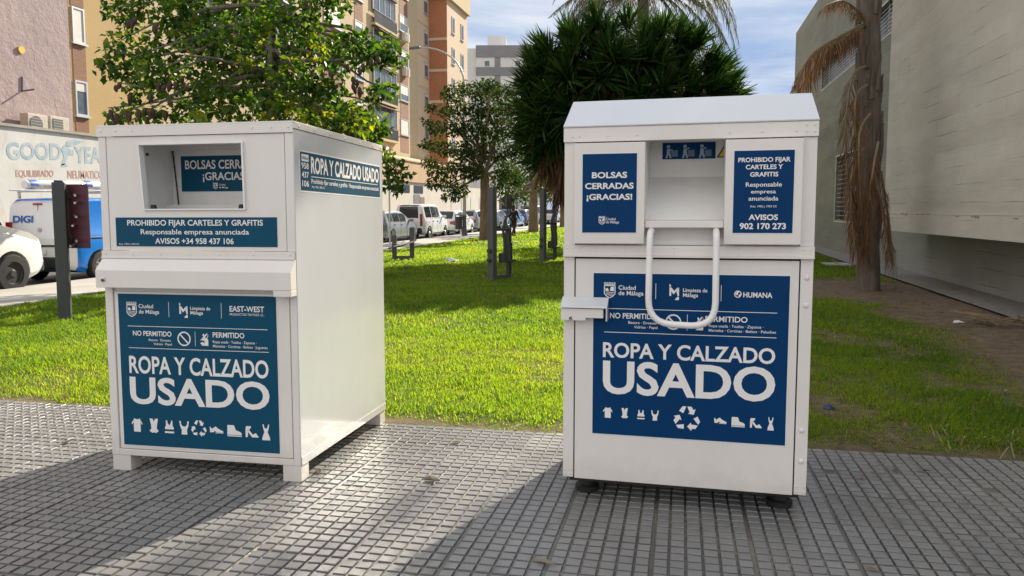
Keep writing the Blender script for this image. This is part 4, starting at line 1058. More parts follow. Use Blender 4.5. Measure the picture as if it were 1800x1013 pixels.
for px in (712, 736, 700):
    s_ = sAt(px, TX); mb = MB(); gbox(mb, TX-.03, TX+.03, s_-1.1, s_+1.1, 2.7, 3.3); bpart(mb, 'vent_window', m_dark_open, ax)
for k in range(7):
    s_ = 70+3.4*k; mb = MB(); gbox(mb, TX-.03, TX+.03, s_-.6, s_+.6, 1.0, 2.6); bpart(mb, 'window', m_shutter, ax)
# ---------------------------------------------------------------- trees
def crown(clumps, per, L, Wd, droop=.35, flat=.75, seed=1):
    """leaf-sized folded kites spread through clumps (x, y, z, r)"""
    r = np.random.default_rng(seed); A = []
    tot = sum(c[3]**2 for c in clumps)
    C = []; Rr = []
    for c in clumps:
        n = max(6, int(per*c[3]**2)); d = r.normal(size=(n, 3)); d /= np.linalg.norm(d, axis=1)[:, None]
        rad = r.random(n)**.45
        C.append(np.array(c[:3])+d*rad[:, None]*c[3]*np.array([1, 1, flat])); Rr.append(d)
    C = np.concatenate(C); D = np.concatenate(Rr); n = len(C)
    ax = D*.5+r.normal(size=(n, 3))*.7; ax[:, 2] -= droop*1.6; ax /= np.linalg.norm(ax, axis=1)[:, None]
    sd = np.cross(ax, r.normal(size=(n, 3))*.5+np.array([0, 0, 1.])); sd /= np.linalg.norm(sd, axis=1)[:, None]
    nm = np.cross(sd, ax); l = L*r.uniform(.55, 1.2, n)[:, None]; w = Wd*r.uniform(.65, 1.2, n)[:, None]
    fold = w*r.uniform(.05, .35, n)[:, None]
    a = C; b = C+ax*l*.42+sd*w*.5+nm*fold; c_ = C+ax*l+nm*l*r.uniform(-.25, .1, n)[:, None]; d_ = C+ax*l*.42-sd*w*.5+nm*fold
    V = np.stack([a, b, c_, d_], 1).reshape(-1, 3); o = np.arange(n)*4
    F = np.stack([np.stack([o, o+1, o+2], -1), np.stack([o, o+2, o+3], -1)], 1).reshape(-1, 3)
    return V, F
def limb(mb, p0, p1, r0, r1, sag=.0, k=6, jit=.05, n=7):
    p0, p1 = Vector(p0), Vector(p1); L = (p1-p0).length; pts = []; rr = []
    for i in range(k+1):
        t = i/k; q = p0.lerp(p1, t); q.z += sag*L*math.sin(PI*t)
        if 0 < i < k: q += Vector((random.gauss(0, jit), random.gauss(0, jit), random.gauss(0, jit)))*L*.35
        pts.append(q); rr.append(r0+(r1-r0)*t)
    mb.tube(pts, rr, n)
def barkmat(name, c0, c1):
    m, nt, out = nodes(name); p = nt.nodes.new('ShaderNodeBsdfPrincipled'); p.inputs['Roughness'].default_value = .9
    f = noise(nt, 9, 6, .7, stretch=(1, 1, .22)); nt.links.new(ramp(nt, f, [(.3, c0), (.7, c1)]), p.inputs['Base Color'])
    nt.links.new(bumpn(nt, f, .8, .03), p.inputs['Normal']); nt.links.new(p.outputs[0], out.inputs[0]); return m
m_bark = barkmat('grey_bark', (.10, .085, .065), (.24, .205, .16))
m_bark2 = barkmat('brown_bark', (.12, .085, .05), (.25, .18, .105))
m_leafA = leafmat('broad_leaves', [(.016, .048, .010), (.030, .078, .013), (.055, .115, .016), (.085, .15, .018), (.15, .20, .022)], .5, .45)
m_leafY = leafmat('yellowing_leaves', [(.06, .13, .02), (.11, .19, .02), (.20, .25, .02), (.42, .36, .02)], .45, .45)
m_pod = M('brown_pods', (.050, .026, .014), .75, .35, 20)
m_leafB = leafmat('small_leaves', [(.018, .035, .011), (.030, .055, .014), (.046, .075, .017), (.075, .10, .025)], .34, .6, spec=.15)

# large broad-leaved tree behind the left bank
TY = 17.7
base = Vector((-9.14+.3, 16.1, tz(-9.14, 16.1)))
tr = thing('tree', 'broad-leaved tree with yellowing leaves and hanging brown pods behind the left bank', 'tree', base)
def put(o, root): o.matrix_parent_inverse = Matrix.Translation(-Vector(root.location)); return o
px_c = [(205, 15, .38), (232, 42, .30), (215, 70, .30), (200, 95, .36), (238, 100, .34), (262, 88, .32), (228, 130, .36), (192, 122, .28), (268, 122, .36), (300, 108, .36), (290, 70, .34), (300, 30, .42), (330, 10, .5), (335, 60, .5), (330, 100, .42),
 (365, 30, .55), (370, 75, .5), (390, 110, .5), (420, 20, .6), (425, 65, .55), (430, 110, .5), (470, 20, .6), (470, 75, .6), (505, 40, .6), (510, 95, .55), (545, 60, .55), (560, 20, .40), (550, 105, .5), (585, 85, .45), (610, 70, .38), (600, 110, .40),
 (640, 78, .36), (640, 100, .34), (675, 85, .36), (690, 92, .34), (685, 110, .28), (665, 98, .30), (240, 165, .34), (275, 150, .30), (300, 150, .38), (345, 150, .5), (335, 190, .5), (385, 160, .55), (380, 200, .5), (430, 150, .6), (440, 195, .55), (480, 140, .55), (485, 185, .55), (530, 145, .5), (540, 185, .5), (575, 150, .42), (585, 185, .42), (610, 190, .40),
 (640, 200, .36), (625, 215, .40), (655, 215, .34), (670, 225, .28), (660, 165, .30), (685, 160, .26), (650, 235, .34), (600, 225, .45), (560, 220, .5), (205, 205, .26), (235, 195, .26), (225, 215, .30), (265, 200, .26), (310, 205, .45), (690, 285, .22), (705, 305, .26), (690, 325, .24), (680, 300, .24), (665, 270, .34), (650, 255, .34), (700, 330, .16),
 (250, 8, .34), (280, -15, .5), (340, -40, .7), (420, -50, .8), (500, -40, .8), (570, -20, .5), (460, -120, .9), (380, -110, .8), (300, -80, .6), (540, -90, .7), (600, 10, .25)]
cl = []; yl = []; rp_ = np.random.default_rng(5)
for (px, py, r_) in px_c:
    edge = abs(px-450)/280
    cl.append((*at(px, py, TY+rp_.uniform(-1, 1)*2.2*max(.25, 1-edge*.8)), r_*1.02))
for (px, py, r_) in ((565, 95, .28), (545, 80, .22), (620, 195, .24), (640, 212, .24), (600, 205, .28), (560, 215, .3), (585, 200, .2), (300, 12, .2), (500, 180, .3), (520, 110, .3), (195, 65, .16), (430, 110, .25), (248, 115, .16), (470, 210, .3), (630, 225, .26), (655, 210, .2), (545, 60, .2), (455, 60, .25), (480, 125, .25), (350, 200, .22), (535, 200, .3)):
    yl.append((*at(px, py, TY-1.3+rp_.uniform(-.5, .5)), r_*.82))
V, F = crown(cl, 580, .18, .135, .30, .85, 3)
o = put(np_mesh('crown', V, F, m_leafA, parent=tr), tr)
V, F = crown(yl, 560, .18, .135, .30, .8, 4); put(np_mesh('yellow_leaves', V, F, m_leafY, parent=tr), tr)
mb = MB(); fork = at(478, 150, TY); top = at(480, -60, TY)
limb(mb, base+Vector((0, 0, -.1)), fork, .24, .17, 0, 6, .01, 10); limb(mb, fork, top, .16, .07, 0, 5, .02, 8)
for i, c in enumerate(cl):
    if i % 2 == 0:
        t = min(1, max(0, (c[2]-fork.z+1.2)/(top.z-fork.z))); st_ = fork.lerp(top, t*.8); limb(mb, st_, c[:3], .055, .012, .06, 5, .05, 6)
limb(mb, at(470, 130, TY), at(325, 98, TY-1.6), .06, .02, .03, 6, .03); limb(mb, at(470, 150, TY), at(205, 145, TY-.8), .05, .012, -.02, 6, .03); limb(mb, at(480, 110, TY), at(690, 95, TY-.3), .06, .015, -.02, 6, .03)
limb(mb, at(500, 150, TY), at(650, 180, TY-.5), .05, .012, .02, 6, .04); limb(mb, at(490, 180, TY), at(695, 300, TY), .05, .012, .10, 6, .04); limb(mb, at(440, 150, TY), at(190, 190, TY), .04, .012, -.02, 6, .04)
put(mb.build('trunk', m_bark, tr, smooth=True), tr)
for (px, py) in [(203, 155), (212, 150), (193, 198), (205, 205), (222, 200), (228, 204), (255, 195), (262, 200), (258, 212), (268, 195), (290, 200), (232, 40), (238, 36), (228, 38), (270, 50), (275, 45), (540, 8), (548, 14), (290, 155), (278, 152), (620, 140), (628, 145), (632, 125), (640, 118), (624, 150), (622, 155), (610, 118), (632, 158), (300, 175), (245, 200), (200, 210), (655, 110), (665, 105), (580, 130), (300, 148), (320, 140), (310, 150), (230, 168), (262, 170)]:
    p0 = at(px, py-6, TY-1.5+rp_.uniform(-.3, .3)); L = rp_.uniform(.16, .26)
    mb = MB(); mb.lathe([(.004, 0), (.035, .03), (.05, L*.5), (.03, L*.85), (.003, L)], p0, (rp_.uniform(-.3, .3), rp_.uniform(-.3, .3), -1), 6); put(mb.build('seed_pod', m_pod, tr, smooth=True), tr)


# row of street trees along the sidewalk
def street_tree(t, s, lab, pxs, Y, seed, leafL, per, trunk_r, fork_h, mat=None, grp='street trees along the sidewalk'):
    root = thing('tree', lab, 'tree', (t, s, tz(t, s)), 0, grp); r = np.random.default_rng(seed)
    cl = [(*at(px, py, Y+r.uniform(-1, 1)*1.9), rr) for px, py, rr in pxs]
    V, F = crown(cl, per, leafL, leafL*.62, .25, .8, seed); put(np_mesh('crown', V, F, mat or m_leafB, parent=root), root)
    b = Vector(root.location); fk = b+Vector((0, 0, fork_h)); mb = MB()
    limb(mb, b+Vector((0, 0, -.1)), fk, trunk_r*1.15, trunk_r*.8, 0, 6, .01, 10)
    for i, c in enumerate(cl):
        if i % 2 == 0 or len(cl) < 14: limb(mb, fk+Vector((0, 0, random.uniform(-.3, .6))), c[:3], trunk_r*.34, .02, .05, 6, .05, 6)
    put(mb.build('trunk', m_bark2, root, smooth=True), root); return root
pxB = [(790, 165, .45), (815, 155, .5), (845, 160, .6), (875, 165, .6), (780, 195, .4), (805, 190, .6), (840, 195, .7), (875, 200, .7), (900, 185, .5), (770, 225, .45), (800, 225, .6), (835, 230, .7), (870, 235, .7), (905, 225, .6), (765, 255, .45), (785, 262, .55), (815, 265, .6), (850, 268, .7), (885, 270, .7), (910, 262, .5),
  (755, 285, .4), (770, 300, .5), (800, 298, .55), (830, 300, .6), (890, 300, .6), (765, 322, .4), (790, 325, .45), (810, 335, .4), (880, 318, .5), (905, 312, .5), (785, 345, .28), (752, 215, .3), (748, 255, .28), (800, 345, .3), (860, 150, .4), (895, 160, .4), (758, 190, .25)]
street_tree(-9.14, 35.4, 'slender dark-green street tree with trunk between the two banks', pxB, 36.5, 8, .19, 850, .25, 3.2)
pxC = [(925, 285, .9), (950, 270, 1.0), (905, 320, .6), (960, 300, .8), (935, 315, .8), (915, 340, .5), (975, 320, .6), (955, 335, .6), (895, 345, .5), (985, 290, .8), (940, 240, 1.0), (970, 240, 1.0)]
street_tree(-9.14, 47.6, 'street tree with pale brown trunk left of the drooping yucca', pxC, 48.4, 9, .24, 260, .30, 2.6)
pxD = [(890, 350, .7), (905, 335, .9), (925, 350, .8), (880, 330, .9), (950, 345, .8), (935, 325, 1.1), (900, 310, 1.1)]
street_tree(-9.14, 59.7, 'more distant street tree seen through the gap by the walking woman', pxD, 60.2, 10, .3, 160, .2, 2.8)
pxE = [(985, 330, 1.2), (1005, 335, 1.2), (965, 340, 1.0), (1020, 320, 1.4), (990, 310, 1.3), (950, 318, 1.2)]
street_tree(-9.14, 84, 'farthest street tree standing near the older pedestrian', pxE, 84, 12, .36, 110, .2, 3)

hid = [(-1.5+a, 33+b, tz(-1.5, 33)+c, q) for a, b, c, q in ((0, 0, 4.6, 1.3), (-1.6, .3, 3.8, 1.2), (1.6, -.3, 3.9, 1.2), (0, 1.5, 3.7, 1.2), (.2, -1.4, 3.6, 1.2), (-1.2, -1, 4.4, 1.0), (1.1, 1, 4.5, 1.0), (2.6, .5, 3.2, 1.0), (-2.5, -.3, 3.1, 1.0), (0, 0, 5.3, .7))]  # tree hidden from view, added so its shade falls on the lawn
hr = thing('tree', 'unseen round-crowned tree added behind the right bank to shade the lawn', 'tree', (-1.5, 33, tz(-1.5, 33)))
V, F = crown(hid, 260, .26, .17, .25, .85, 15); put(np_mesh('crown', V, F, m_leafB, parent=hr), hr)
mb = MB(); b_ = Vector(hr.location); limb(mb, b_+Vector((0, 0, -.1)), b_+Vector((0, 0, 2.6)), .22, .17, 0, 6, .01, 9)
for c in hid: limb(mb, b_+Vector((0, 0, 2.5)), c[:3], .08, .02, .05, 5, .05, 6)
put(mb.build('trunk', m_bark2, hr, smooth=True), hr)

# big yucca with dead leaf skirts behind the right bank
m_yucca = leafmat('sword_leaves', [(.010, .028, .010), (.016, .042, .012), (.026, .062, .014), (.05, .095, .018)], .3, .75, spec=.05)
m_dead = leafmat('dead_leaves', [(.080, .038, .020), (.14, .068, .036), (.20, .10, .056), (.26, .145, .085)], .2, .85)
def swords(cen, axis, n, L, w, r, spread=(.1, 1.7), droop=.5):
    """strap leaves of one rosette: 5 points each"""
    V = []; axis = np.array(axis, float); axis /= np.linalg.norm(axis)
    a = np.cross(axis, [.3, .5, .81]); a /= np.linalg.norm(a); b = np.cross(axis, a)
    th = r.uniform(0, 2*PI, n); ph = r.uniform(*spread, n); l = L*r.uniform(.7, 1.1, n); ww = w*r.uniform(.7, 1.2, n)
    d = axis*np.cos(ph)[:, None]+(a*np.cos(th)[:, None]+b*np.sin(th)[:, None])*np.sin(ph)[:, None]
    sd = np.cross(d, axis+r.normal(size=(n, 3))*.2); sd /= np.linalg.norm(sd, axis=1)[:, None]
    c = np.array(cen)+r.normal(size=(n, 3))*.04; dz = np.zeros((n, 3)); dz[:, 2] = -droop*l*r.uniform(.2, 1, n)*np.abs(np.sin(ph))
    m = c+d*(l*.5)[:, None]+dz*.22; e = c+d*l[:, None]+dz
    return np.stack([c-sd*(ww*.25)[:, None], c+sd*(ww*.25)[:, None], m+sd*(ww*.5)[:, None], m-sd*(ww*.5)[:, None], e], 1)
def sword_mesh(name, chunks, mat, root):
    V = np.concatenate(chunks); n = len(V); o5 = np.arange(n)*5
    F = np.stack([np.stack([o5, o5+1, o5+2], -1), np.stack([o5, o5+2, o5+3], -1), np.stack([o5+3, o5+2, o5+4], -1)], 1).reshape(-1, 3)
    return put(np_mesh(name, V.reshape(-1, 3), F, mat, parent=root), root)
YY = 24.0; yc0 = at(1100, 190, YY); yb = Vector((yc0.x, yc0.y, tz(yc0.x, yc0.y)))
yk = thing('yucca', 'huge dark spiky yucca with brown dead-leaf skirts behind the right bank', 'yucca', yb)
r = np.random.default_rng(12); ros = []; dead = []; ry = 3.15; mbk = MB()
cen = np.array(yc0)
pts = [(955, 100), (975, 80), (1000, 58), (1015, 70), (1050, 35), (1075, 45), (1110, 20), (1130, 55), (1165, 40), (1190, 60), (1215, 75), (1235, 100), (1260, 125), (1270, 145), (1240, 155), (1200, 120), (1150, 100), (1090, 95), (1040, 100), (990, 110), (955, 120), (935, 145), (960, 170), (1000, 150), (1060, 140), (1110, 145), (1160, 150), (1010, 190), (960, 205), (945, 190),
 (980, 230), (950, 240), (935, 225), (965, 265), (1060, 190), (1110, 200), (1170, 200), (1230, 195), (1265, 185), (1010, 240), (1090, 240), (1150, 250), (1210, 240), (1250, 230), (1285, 165), (1130, 90), (1070, 75)]
pts += [(1100+185*math.sqrt(q)*math.cos(2.4*i), 160+120*math.sqrt(q)*math.sin(2.4*i)) for i, q in enumerate(np.linspace(.03, .92, 34))]
for (px, py) in pts:
    py = py+10+14*max(0, 1-abs(px-1100)/200)
    fx = (px-1100)/205; fy = (py-190)/170
    dep = math.sqrt(max(0.02, 1-min(1, fx*fx+min(1, fy*fy)*.8)))
    for sgn in ((-1, 1) if dep > .3 else (0,)):
        if sgn == 1 and r.random() < .35: continue
        c = np.array(at(px+r.uniform(-8, 8), py+r.uniform(-8, 8), YY+sgn*dep*2.6*r.uniform(.6, 1.)))
        axv = (c-cen-np.array([0, 0, -1.2])); axv = axv/np.linalg.norm(axv)+np.array([0, 0, .35])
        ros.append(swords(c, axv, 90, .98, .075, r, (.05, 1.75), .35))
        dead.append(swords(c-axv*.35, -axv*.4+np.array([0, 0, -1.]), 34, .8, .05, r, (.05, .7), .5))
        mbk.tube([Vector(yb)+Vector((r.uniform(-.6, .6), r.uniform(-.6, .6), .2)), Vector(cen)*.55+Vector(c)*.45-Vector((0, 0, 1.2)), Vector(c)-Vector(axv)*.05], [.13, .10, .05], 6)
for (px, py) in [(960, 290), (975, 310), (985, 280), (965, 250), (950, 270), (995, 320), (985, 340), (990, 300), (1010, 310), (1030, 320), (1060, 300), (1100, 310), (1150, 300), (1000, 270), (1200, 290), (970, 230), (945, 215), (1040, 280), (1120, 280), (1230, 275)]:
    for dd in (-1.6, -.6, .8): dead.append(swords(np.array(at(px, py-22, YY+dd*r.uniform(.5, 1))), (r.uniform(-.2, .2), r.uniform(-.2, .2), -1), 52, .95, .05, r, (.0, .42), .3))
sword_mesh('crown', ros, m_yucca, yk); sword_mesh('dead_leaf_skirt', dead, m_dead, yk); put(mbk.build('trunk', m_bark2, yk, smooth=True), yk)

# feather palms
m_frond = leafmat('grey_green_fronds', [(.05, .06, .03), (.085, .09, .05), (.13, .125, .075), (.17, .15, .09)], .3, .55)
m_frondg = leafmat('green_fronds', [(.03, .055, .015), (.05, .08, .02), (.08, .11, .03)], .3, .5)
m_rachis = M('leaf_stalk', (.22, .17, .09), .7, .2)
def frond(path, nl, L, w, r, hang, taper=True, side=1.0):
    """leaflets in two rows along a curved stalk; hang pulls them down"""
    path = [Vector(p) for p in path]; out_ = []
    seg = [(path[i+1]-path[i]).length for i in range(len(path)-1)]; tot = sum(seg)
    for k in range(nl):
        u = (.12+.88*k/nl)*tot; i = 0
        while i < len(seg)-1 and u > seg[i]: u -= seg[i]; i += 1
        p = path[i].lerp(path[i+1], u/seg[i]); d = (path[i+1]-path[i]).normalized()
        sd = d.cross(Vector((0, 0, 1)));
        if sd.length < .15: sd = Vector((r.normal(), r.normal(), 0))
        sd.normalize(); tp = math.sin(PI*min(1, .18+.82*k/nl))**.6 if taper else 1
        for s_ in (-1, 1):
            l = L*tp*r.uniform(.75, 1.15); dr = (d*.75+sd*s_*side*r.uniform(.5, .95)+Vector((r.normal()*.1, r.normal()*.1, .15*(1-hang)))).normalized()
            m = p+dr*l*.5*(1-hang*.35)+Vector((0, 0, -hang*l*.28)); e = p+dr*l*(1-hang*.65)+Vector((r.normal()*.05*l, r.normal()*.05*l, -hang*l*.85))
            ws = d*w*.5+Vector((r.normal(), r.normal(), r.normal()))*w*.12
            out_.append([p-ws*.5, p+ws*.5, m+ws, m-ws, e])
    return np.array([[tuple(q) for q in o] for o in out_])
def arc(p0, az, L, rise, fall, n=12):
    p = []; 
    for i in range(n+1):
        u = i/n; p.append(Vector(p0)+Vector((math.cos(az)*L*u*(1-.18*u*u), math.sin(az)*L*u*(1-.18*u*u), rise*u-fall*u*u*u)))
    return p
def palm(name, lab, base, top, tr_r, nf, L, mat, seed, elmax=1.0):
    root = thing(name, lab, 'palm tree', base); r = np.random.default_rng(seed)
    mb = MB(); k = 26; b, t_ = Vector(base), Vector(top)
    mb.tube([b.lerp(t_, i/k)+Vector((0, 0, -.08 if i == 0 else 0)) for i in range(k+1)], [tr_r*(1.18 if i == 0 else 1)*(1+.07*((i*2) % 3-1)) for i in range(k+1)], 14)
    put(mb.build('trunk', m_palmbark, root, smooth=True, angle=60), root)
    ch = []; mb = MB()
    for j in range(nf):
        az = 2*PI*j/nf*2.399*nf/6.2832+r.uniform(-.2, .2); el = r.random()*elmax; p = arc(top, az, L*r.uniform(.85, 1.1), L*(.75-.75*el), L*(.55+.45*el))
        mb.tube(p, [.035*(1-.8*i/12) for i in range(13)], 5); ch.append(frond(p, 62, L*.20, .035, r, .35+.3*el))
    put(mb.build('frond_stalks', m_rachis, root), root); sword_mesh('fronds', ch, mat, root); return root
m_palmbark = barkmat('palm_bark', (.07, .053, .042), (.19, .155, .125))
pt = at(1132, -22, 31.0); palm('palm_tree', 'feather palm with grey-green arching fronds rising behind the dark yucca', (pt.x, pt.y, tz(pt.x, pt.y)), pt, .24, 44, 4.4, m_frond, 21)
fp_ = bpy.data.objects['palm_tree']; r = np.random.default_rng(77); ch = []; mb = MB()
for k, pp in enumerate([[(1120, -30), (1060, -22), (1005, -2), (964, 32)], [(1122, -26), (1065, -5), (1020, 20), (990, 62)], [(1128, -24), (1085, -2), (1040, 12), (1000, 48)], [(1135, -30), (1185, -22), (1215, -6), (1242, 14)],
        [(1140, -28), (1200, -12), (1250, 28), (1284, 90)], [(1140, -25), (1205, 8), (1245, 55), (1278, 124)], [(1136, -24), (1190, 10), (1225, 60), (1245, 120)], [(1130, -28), (1095, -10), (1075, 15), (1060, 50)], [(1134, -26), (1165, 0), (1185, 30), (1200, 80)]]):
    q = [at(px, py, 30.8-.5*i+(k % 3-1)*.8*i/3) for i, (px, py) in enumerate(pp)]; c = []
    for i in range(3):
        p0, p1, p2, p3 = q[max(i-1, 0)], q[i], q[i+1], q[min(i+2, 3)]
        for j in range(5): t = j/5; c.append(.5*((2*p1)+(p2-p0)*t+(2*p0-5*p1+4*p2-p3)*t*t+(3*p1-p0-3*p2+p3)*t**3))
    c.append(q[3]); mb.tube(c, [.04*(1-.75*i/len(c)) for i in range(len(c))], 5); ch.append(frond(c, 80, .62, .032, r, .45)); ch.append(frond(c, 60, .5, .028, r, .6, True, .6))
put(mb.build('frond_stalks', m_rachis, fp_), fp_); sword_mesh('fronds', ch, m_frond, fp_)
# palm with dead fronds in front of the concrete building
pb = Vector((3.50, 15.75, tz(3.5, 15.75))); ptop = Vector((3.26, 15.9, 8.8))
pr_ = palm('palm_tree', 'palm with bare trunk and hanging brown dead fronds beside the concrete building', pb, ptop, .20, 30, 3.0, m_frondg, 22, .42)
r = np.random.default_rng(33); ch = []; mb = MB(); Yp = 14.62
def P3(px, py, dy=0.): return at(px, py, Yp+dy)
def curve(pts, n=14):               # smooth path through pixel points
    pts = [Vector(p) for p in pts]; res = []
    for i in range(len(pts)-1):
        p0, p1, p2, p3 = pts[max(i-1, 0)], pts[i], pts[i+1], pts[min(i+2, len(pts)-1)]
        for k in range(5):
            t = k/5; res.append(.5*((2*p1)+(p2-p0)*t+(2*p0-5*p1+4*p2-p3)*t*t+(3*p1-p0-3*p2+p3)*t**3))
    return res+[pts[-1]]
F_ = [([P3(1522, 40, -.1), P3(1500, 52, -.4), P3(1465, 70, -.7), P3(1425, 98, -.9), P3(1398, 150, -1.0)], 90, .62, .9),
      ([P3(1522, 44, 0), P3(1490, 66, -.2), P3(1450, 95, -.3), P3(1415, 140, -.4)], 70, .55, .9),
      ([P3(1524, 46, -.2), P3(1506, 18, -.5), P3(1480, 2, -.8), P3(1452, 10, -1.0)], 40, .4, .75),
      ([P3(1522, 116, -.1), P3(1500, 132, -.3), P3(1489, 190, -.4), P3(1486, 250, -.4), P3(1492, 330, -.35), P3(1500, 400, -.3)], 110, .55, .8),
      ([P3(1524, 150, -.2), P3(1505, 170, -.45), P3(1503, 240, -.5), P3(1506, 330, -.5), P3(1510, 430, -.4)], 110, .5, .9),
      ([P3(1530, 200, -.35), P3(1512, 230, -.6), P3(1510, 300, -.6), P3(1515, 380, -.5), P3(1520, 450, -.4)], 90, .5, .95),
      ([P3(1544, 250, -.35), P3(1536, 290, -.6), P3(1526, 360, -.6), P3(1522, 440, -.5)], 80, .45, .95),
      ([P3(1530, 290, -.4), P3(1545, 340, -.5), P3(1556, 400, -.45), P3(1564, 455, -.4)], 70, .42, .95),
      ([P3(1520, 260, -.3), P3(1500, 290, -.5), P3(1496, 360, -.5), P3(1504, 450, -.45)], 80, .45, .9),
      ([P3(1548, 300, .2), P3(1556, 350, .35), P3(1566, 420, .3), P3(1570, 468, .25)], 60, .42, .95)]
for (pp, nl, L, hg) in F_:
    c = curve(pp); mb.tube(c, [.028*(1-.7*i/len(c)) for i in range(len(c))], 5); ch.append(frond(c, nl, L, .017, r, hg, False, .8)); ch.append(frond(c, int(nl*.8), L*.9, .014, r, hg*.9, False, .6))
put(mb.build('dead_frond_stalks', m_rachis, pr_), pr_); sword_mesh('dead_fronds', ch, m_dead, pr_)
mb = MB()
for k in range(70):                                                      # old leaf bases and torn fibre on the trunk
    z = 1.2+7*rng.random(); a = rng.uniform(0, 2*PI); c = pb.lerp(ptop, (z-pb.z)/(ptop.z-pb.z)); d = Vector((math.cos(a), math.sin(a), 0))
    mb.tube([c+d*.178+Vector((0, 0, -.25)), c+d*.21, c+d*.24+Vector((0, 0, .28))], [.06, .045, .012], 6)
put(mb.build('leaf_bases', m_palmbark, pr_, smooth=True), pr_)
# ---------------------------------------------------------------- vehicles parked along the kerb, all facing up the street
m_carwhite = M('white_car_paint', (.72, .72, .71), .28, .02, coat=.6)
m_carsilver = M('silver_car_paint', (.26, .275, .295), .30, .03, metal=.5, coat=.6)
m_carblue = M('blue_car_paint', (.03, .20, .48), .28, .04, coat=.6)
m_vanblue = M('bright_blue_paint', (.008, .19, .66), .28, .04, coat=.6)
m_cardark = M('dark_blue_car_paint', (.02, .035, .08), .28, .05, coat=.6)
m_cargrey = M('grey_car_paint', (.20, .205, .21), .35, .05, coat=.4)
m_trim = M('black_trim', (.018, .018, .02), .55, .1)
m_carglass = M('car_glass', (.018, .024, .028), .07, .1)
m_tyre = M('tyre', (.014, .014, .014), .8, .15)
m_rim = M('wheel_rim', (.40, .40, .41), .35, .06, metal=.6)
m_red = M('tail_lamp_red', (.30, .012, .01), .25, .1)
m_lamp = M('headlamp', (.62, .65, .68), .12, .05)
m_plate = M('number_plate', (.70, .70, .68), .5, .02)
m_digi = M('blue_logo_print', (.012, .10, .42), .5, .02)

def lerp_tab(tab, x):
    for (x0, z0), (x1, z1) in zip(tab, tab[1:]):
        if x <= x1: return z0+(z1-z0)*(x-x0)/max(1e-6, x1-x0)
    return tab[-1][1]
SHAPES = {
 # top profile (x from rear to front, z), belt profile, half width plan, glass spans
 'hatch': dict(L=4.05, top=[(0, .86), (.05, .98), (.35, 1.36), (.62, 1.45), (1.3, 1.49), (2.0, 1.45), (2.35, 1.36), (3.05, .99), (3.55, .90), (3.9, .76), (4.05, .58)],
               belt=[(0, .84), (.3, .95), (2.9, .90), (3.2, .86), (3.9, .74), (4.05, .57)], W=.86, lo=.22, wheels=(.75, 3.28), wr=.31, rear=(.06, .50), front=(2.42, 3.02), side=[(.72, 1.42), (1.48, 2.35)]),
 'estate': dict(L=4.4, top=[(0, .86), (.05, .98), (.26, 1.40), (.5, 1.47), (1.6, 1.50), (2.4, 1.46), (2.65, 1.38), (3.35, 1.0), (3.9, .90), (4.25, .76), (4.4, .58)],
               belt=[(0, .84), (.3, .96), (3.2, .91), (3.5, .87), (4.25, .74), (4.4, .57)], W=.87, lo=.22, wheels=(.85, 3.55), wr=.31, rear=(.06, .40), front=(2.72, 3.32), side=[(.45, .95), (1.02, 1.8), (1.86, 2.62)]),
 'mpv': dict(L=4.3, top=[(0, 1.0), (.03, 1.08), (.16, 1.70), (.34, 1.80), (1.2, 1.83), (2.4, 1.80), (2.6, 1.72), (3.3, 1.12), (3.9, 1.0), (4.2, .84), (4.3, .62)],
               belt=[(0, .96), (.2, 1.07), (3.15, 1.02), (3.4, .98), (4.2, .80), (4.3, .6)], W=.90, lo=.24, wheels=(.8, 3.48), wr=.32, rear=(.035, .27), front=(2.66, 3.26), side=[(.36, 1.2), (1.28, 2.1), (2.16, 2.62)]),
 'van': dict(L=4.4, top=[(0, 1.0), (.03, 1.08), (.12, 1.74), (.28, 1.84), (1.2, 1.87), (2.4, 1.84), (2.62, 1.76), (3.38, 1.18), (4.0, 1.04), (4.3, .86), (4.4, .62)],
               belt=[(0, .98), (.2, 1.08), (3.2, 1.06), (3.5, 1.02), (4.3, .82), (4.4, .6)], W=.91, lo=.22, wheels=(.82, 3.56), wr=.33, rear=None, front=(2.68, 3.34), side=[(2.05, 2.72)]),
 'box': dict(L=5.6, top=[(0, 1.2), (.03, 1.3), (.08, 2.5), (.2, 2.62), (3.5, 2.62), (3.9, 2.5), (4.6, 1.5), (5.2, 1.3), (5.5, 1.0), (5.6, .7)],
               belt=[(0, 1.15), (.2, 1.3), (4.4, 1.3), (4.8, 1.25), (5.5, .95), (5.6, .65)], W=1.02, lo=.3, wheels=(1.1, 4.6), wr=.36, rear=(.035, .075), front=(3.95, 4.55), side=[(3.4, 4.1)]),
}
def half(S, x):
    """cross-section points from sill to roof centre at x (y >= 0)"""
    L, W, H = S['L'], S['W'], None
    e = min(x, L-x); pl = 1-.16*max(0, 1-e/.35)**2 - .05*max(0, 1-e/1.1)
    zt = lerp_tab(S['top'], x); zb = min(lerp_tab(S['belt'], x), zt-.012); lo = S['lo']+.12*max(0, 1-e/.4)
    tall = max(0, zt-zb); wr = W*pl*(1-.20*min(1, tall/.55)) if tall > .05 else W*pl*.9
    if S is SHAPES['van'] or S is SHAPES['box']: wr = W*pl*(1-.09*min(1, tall/.7)) if tall > .05 else W*pl*.9
    return [(W*pl*.90, lo), (W*pl*.985, lo+.10), (W*pl, lo+(zb-lo)*.55), (W*pl*.985, zb-.03), (W*pl*.965, zb), (wr, zt-.07*min(1, tall/.3)-.004), (wr*.88, zt-.012*min(1, tall/.3)-.002), (wr*.45, zt), (0, zt+.004)]
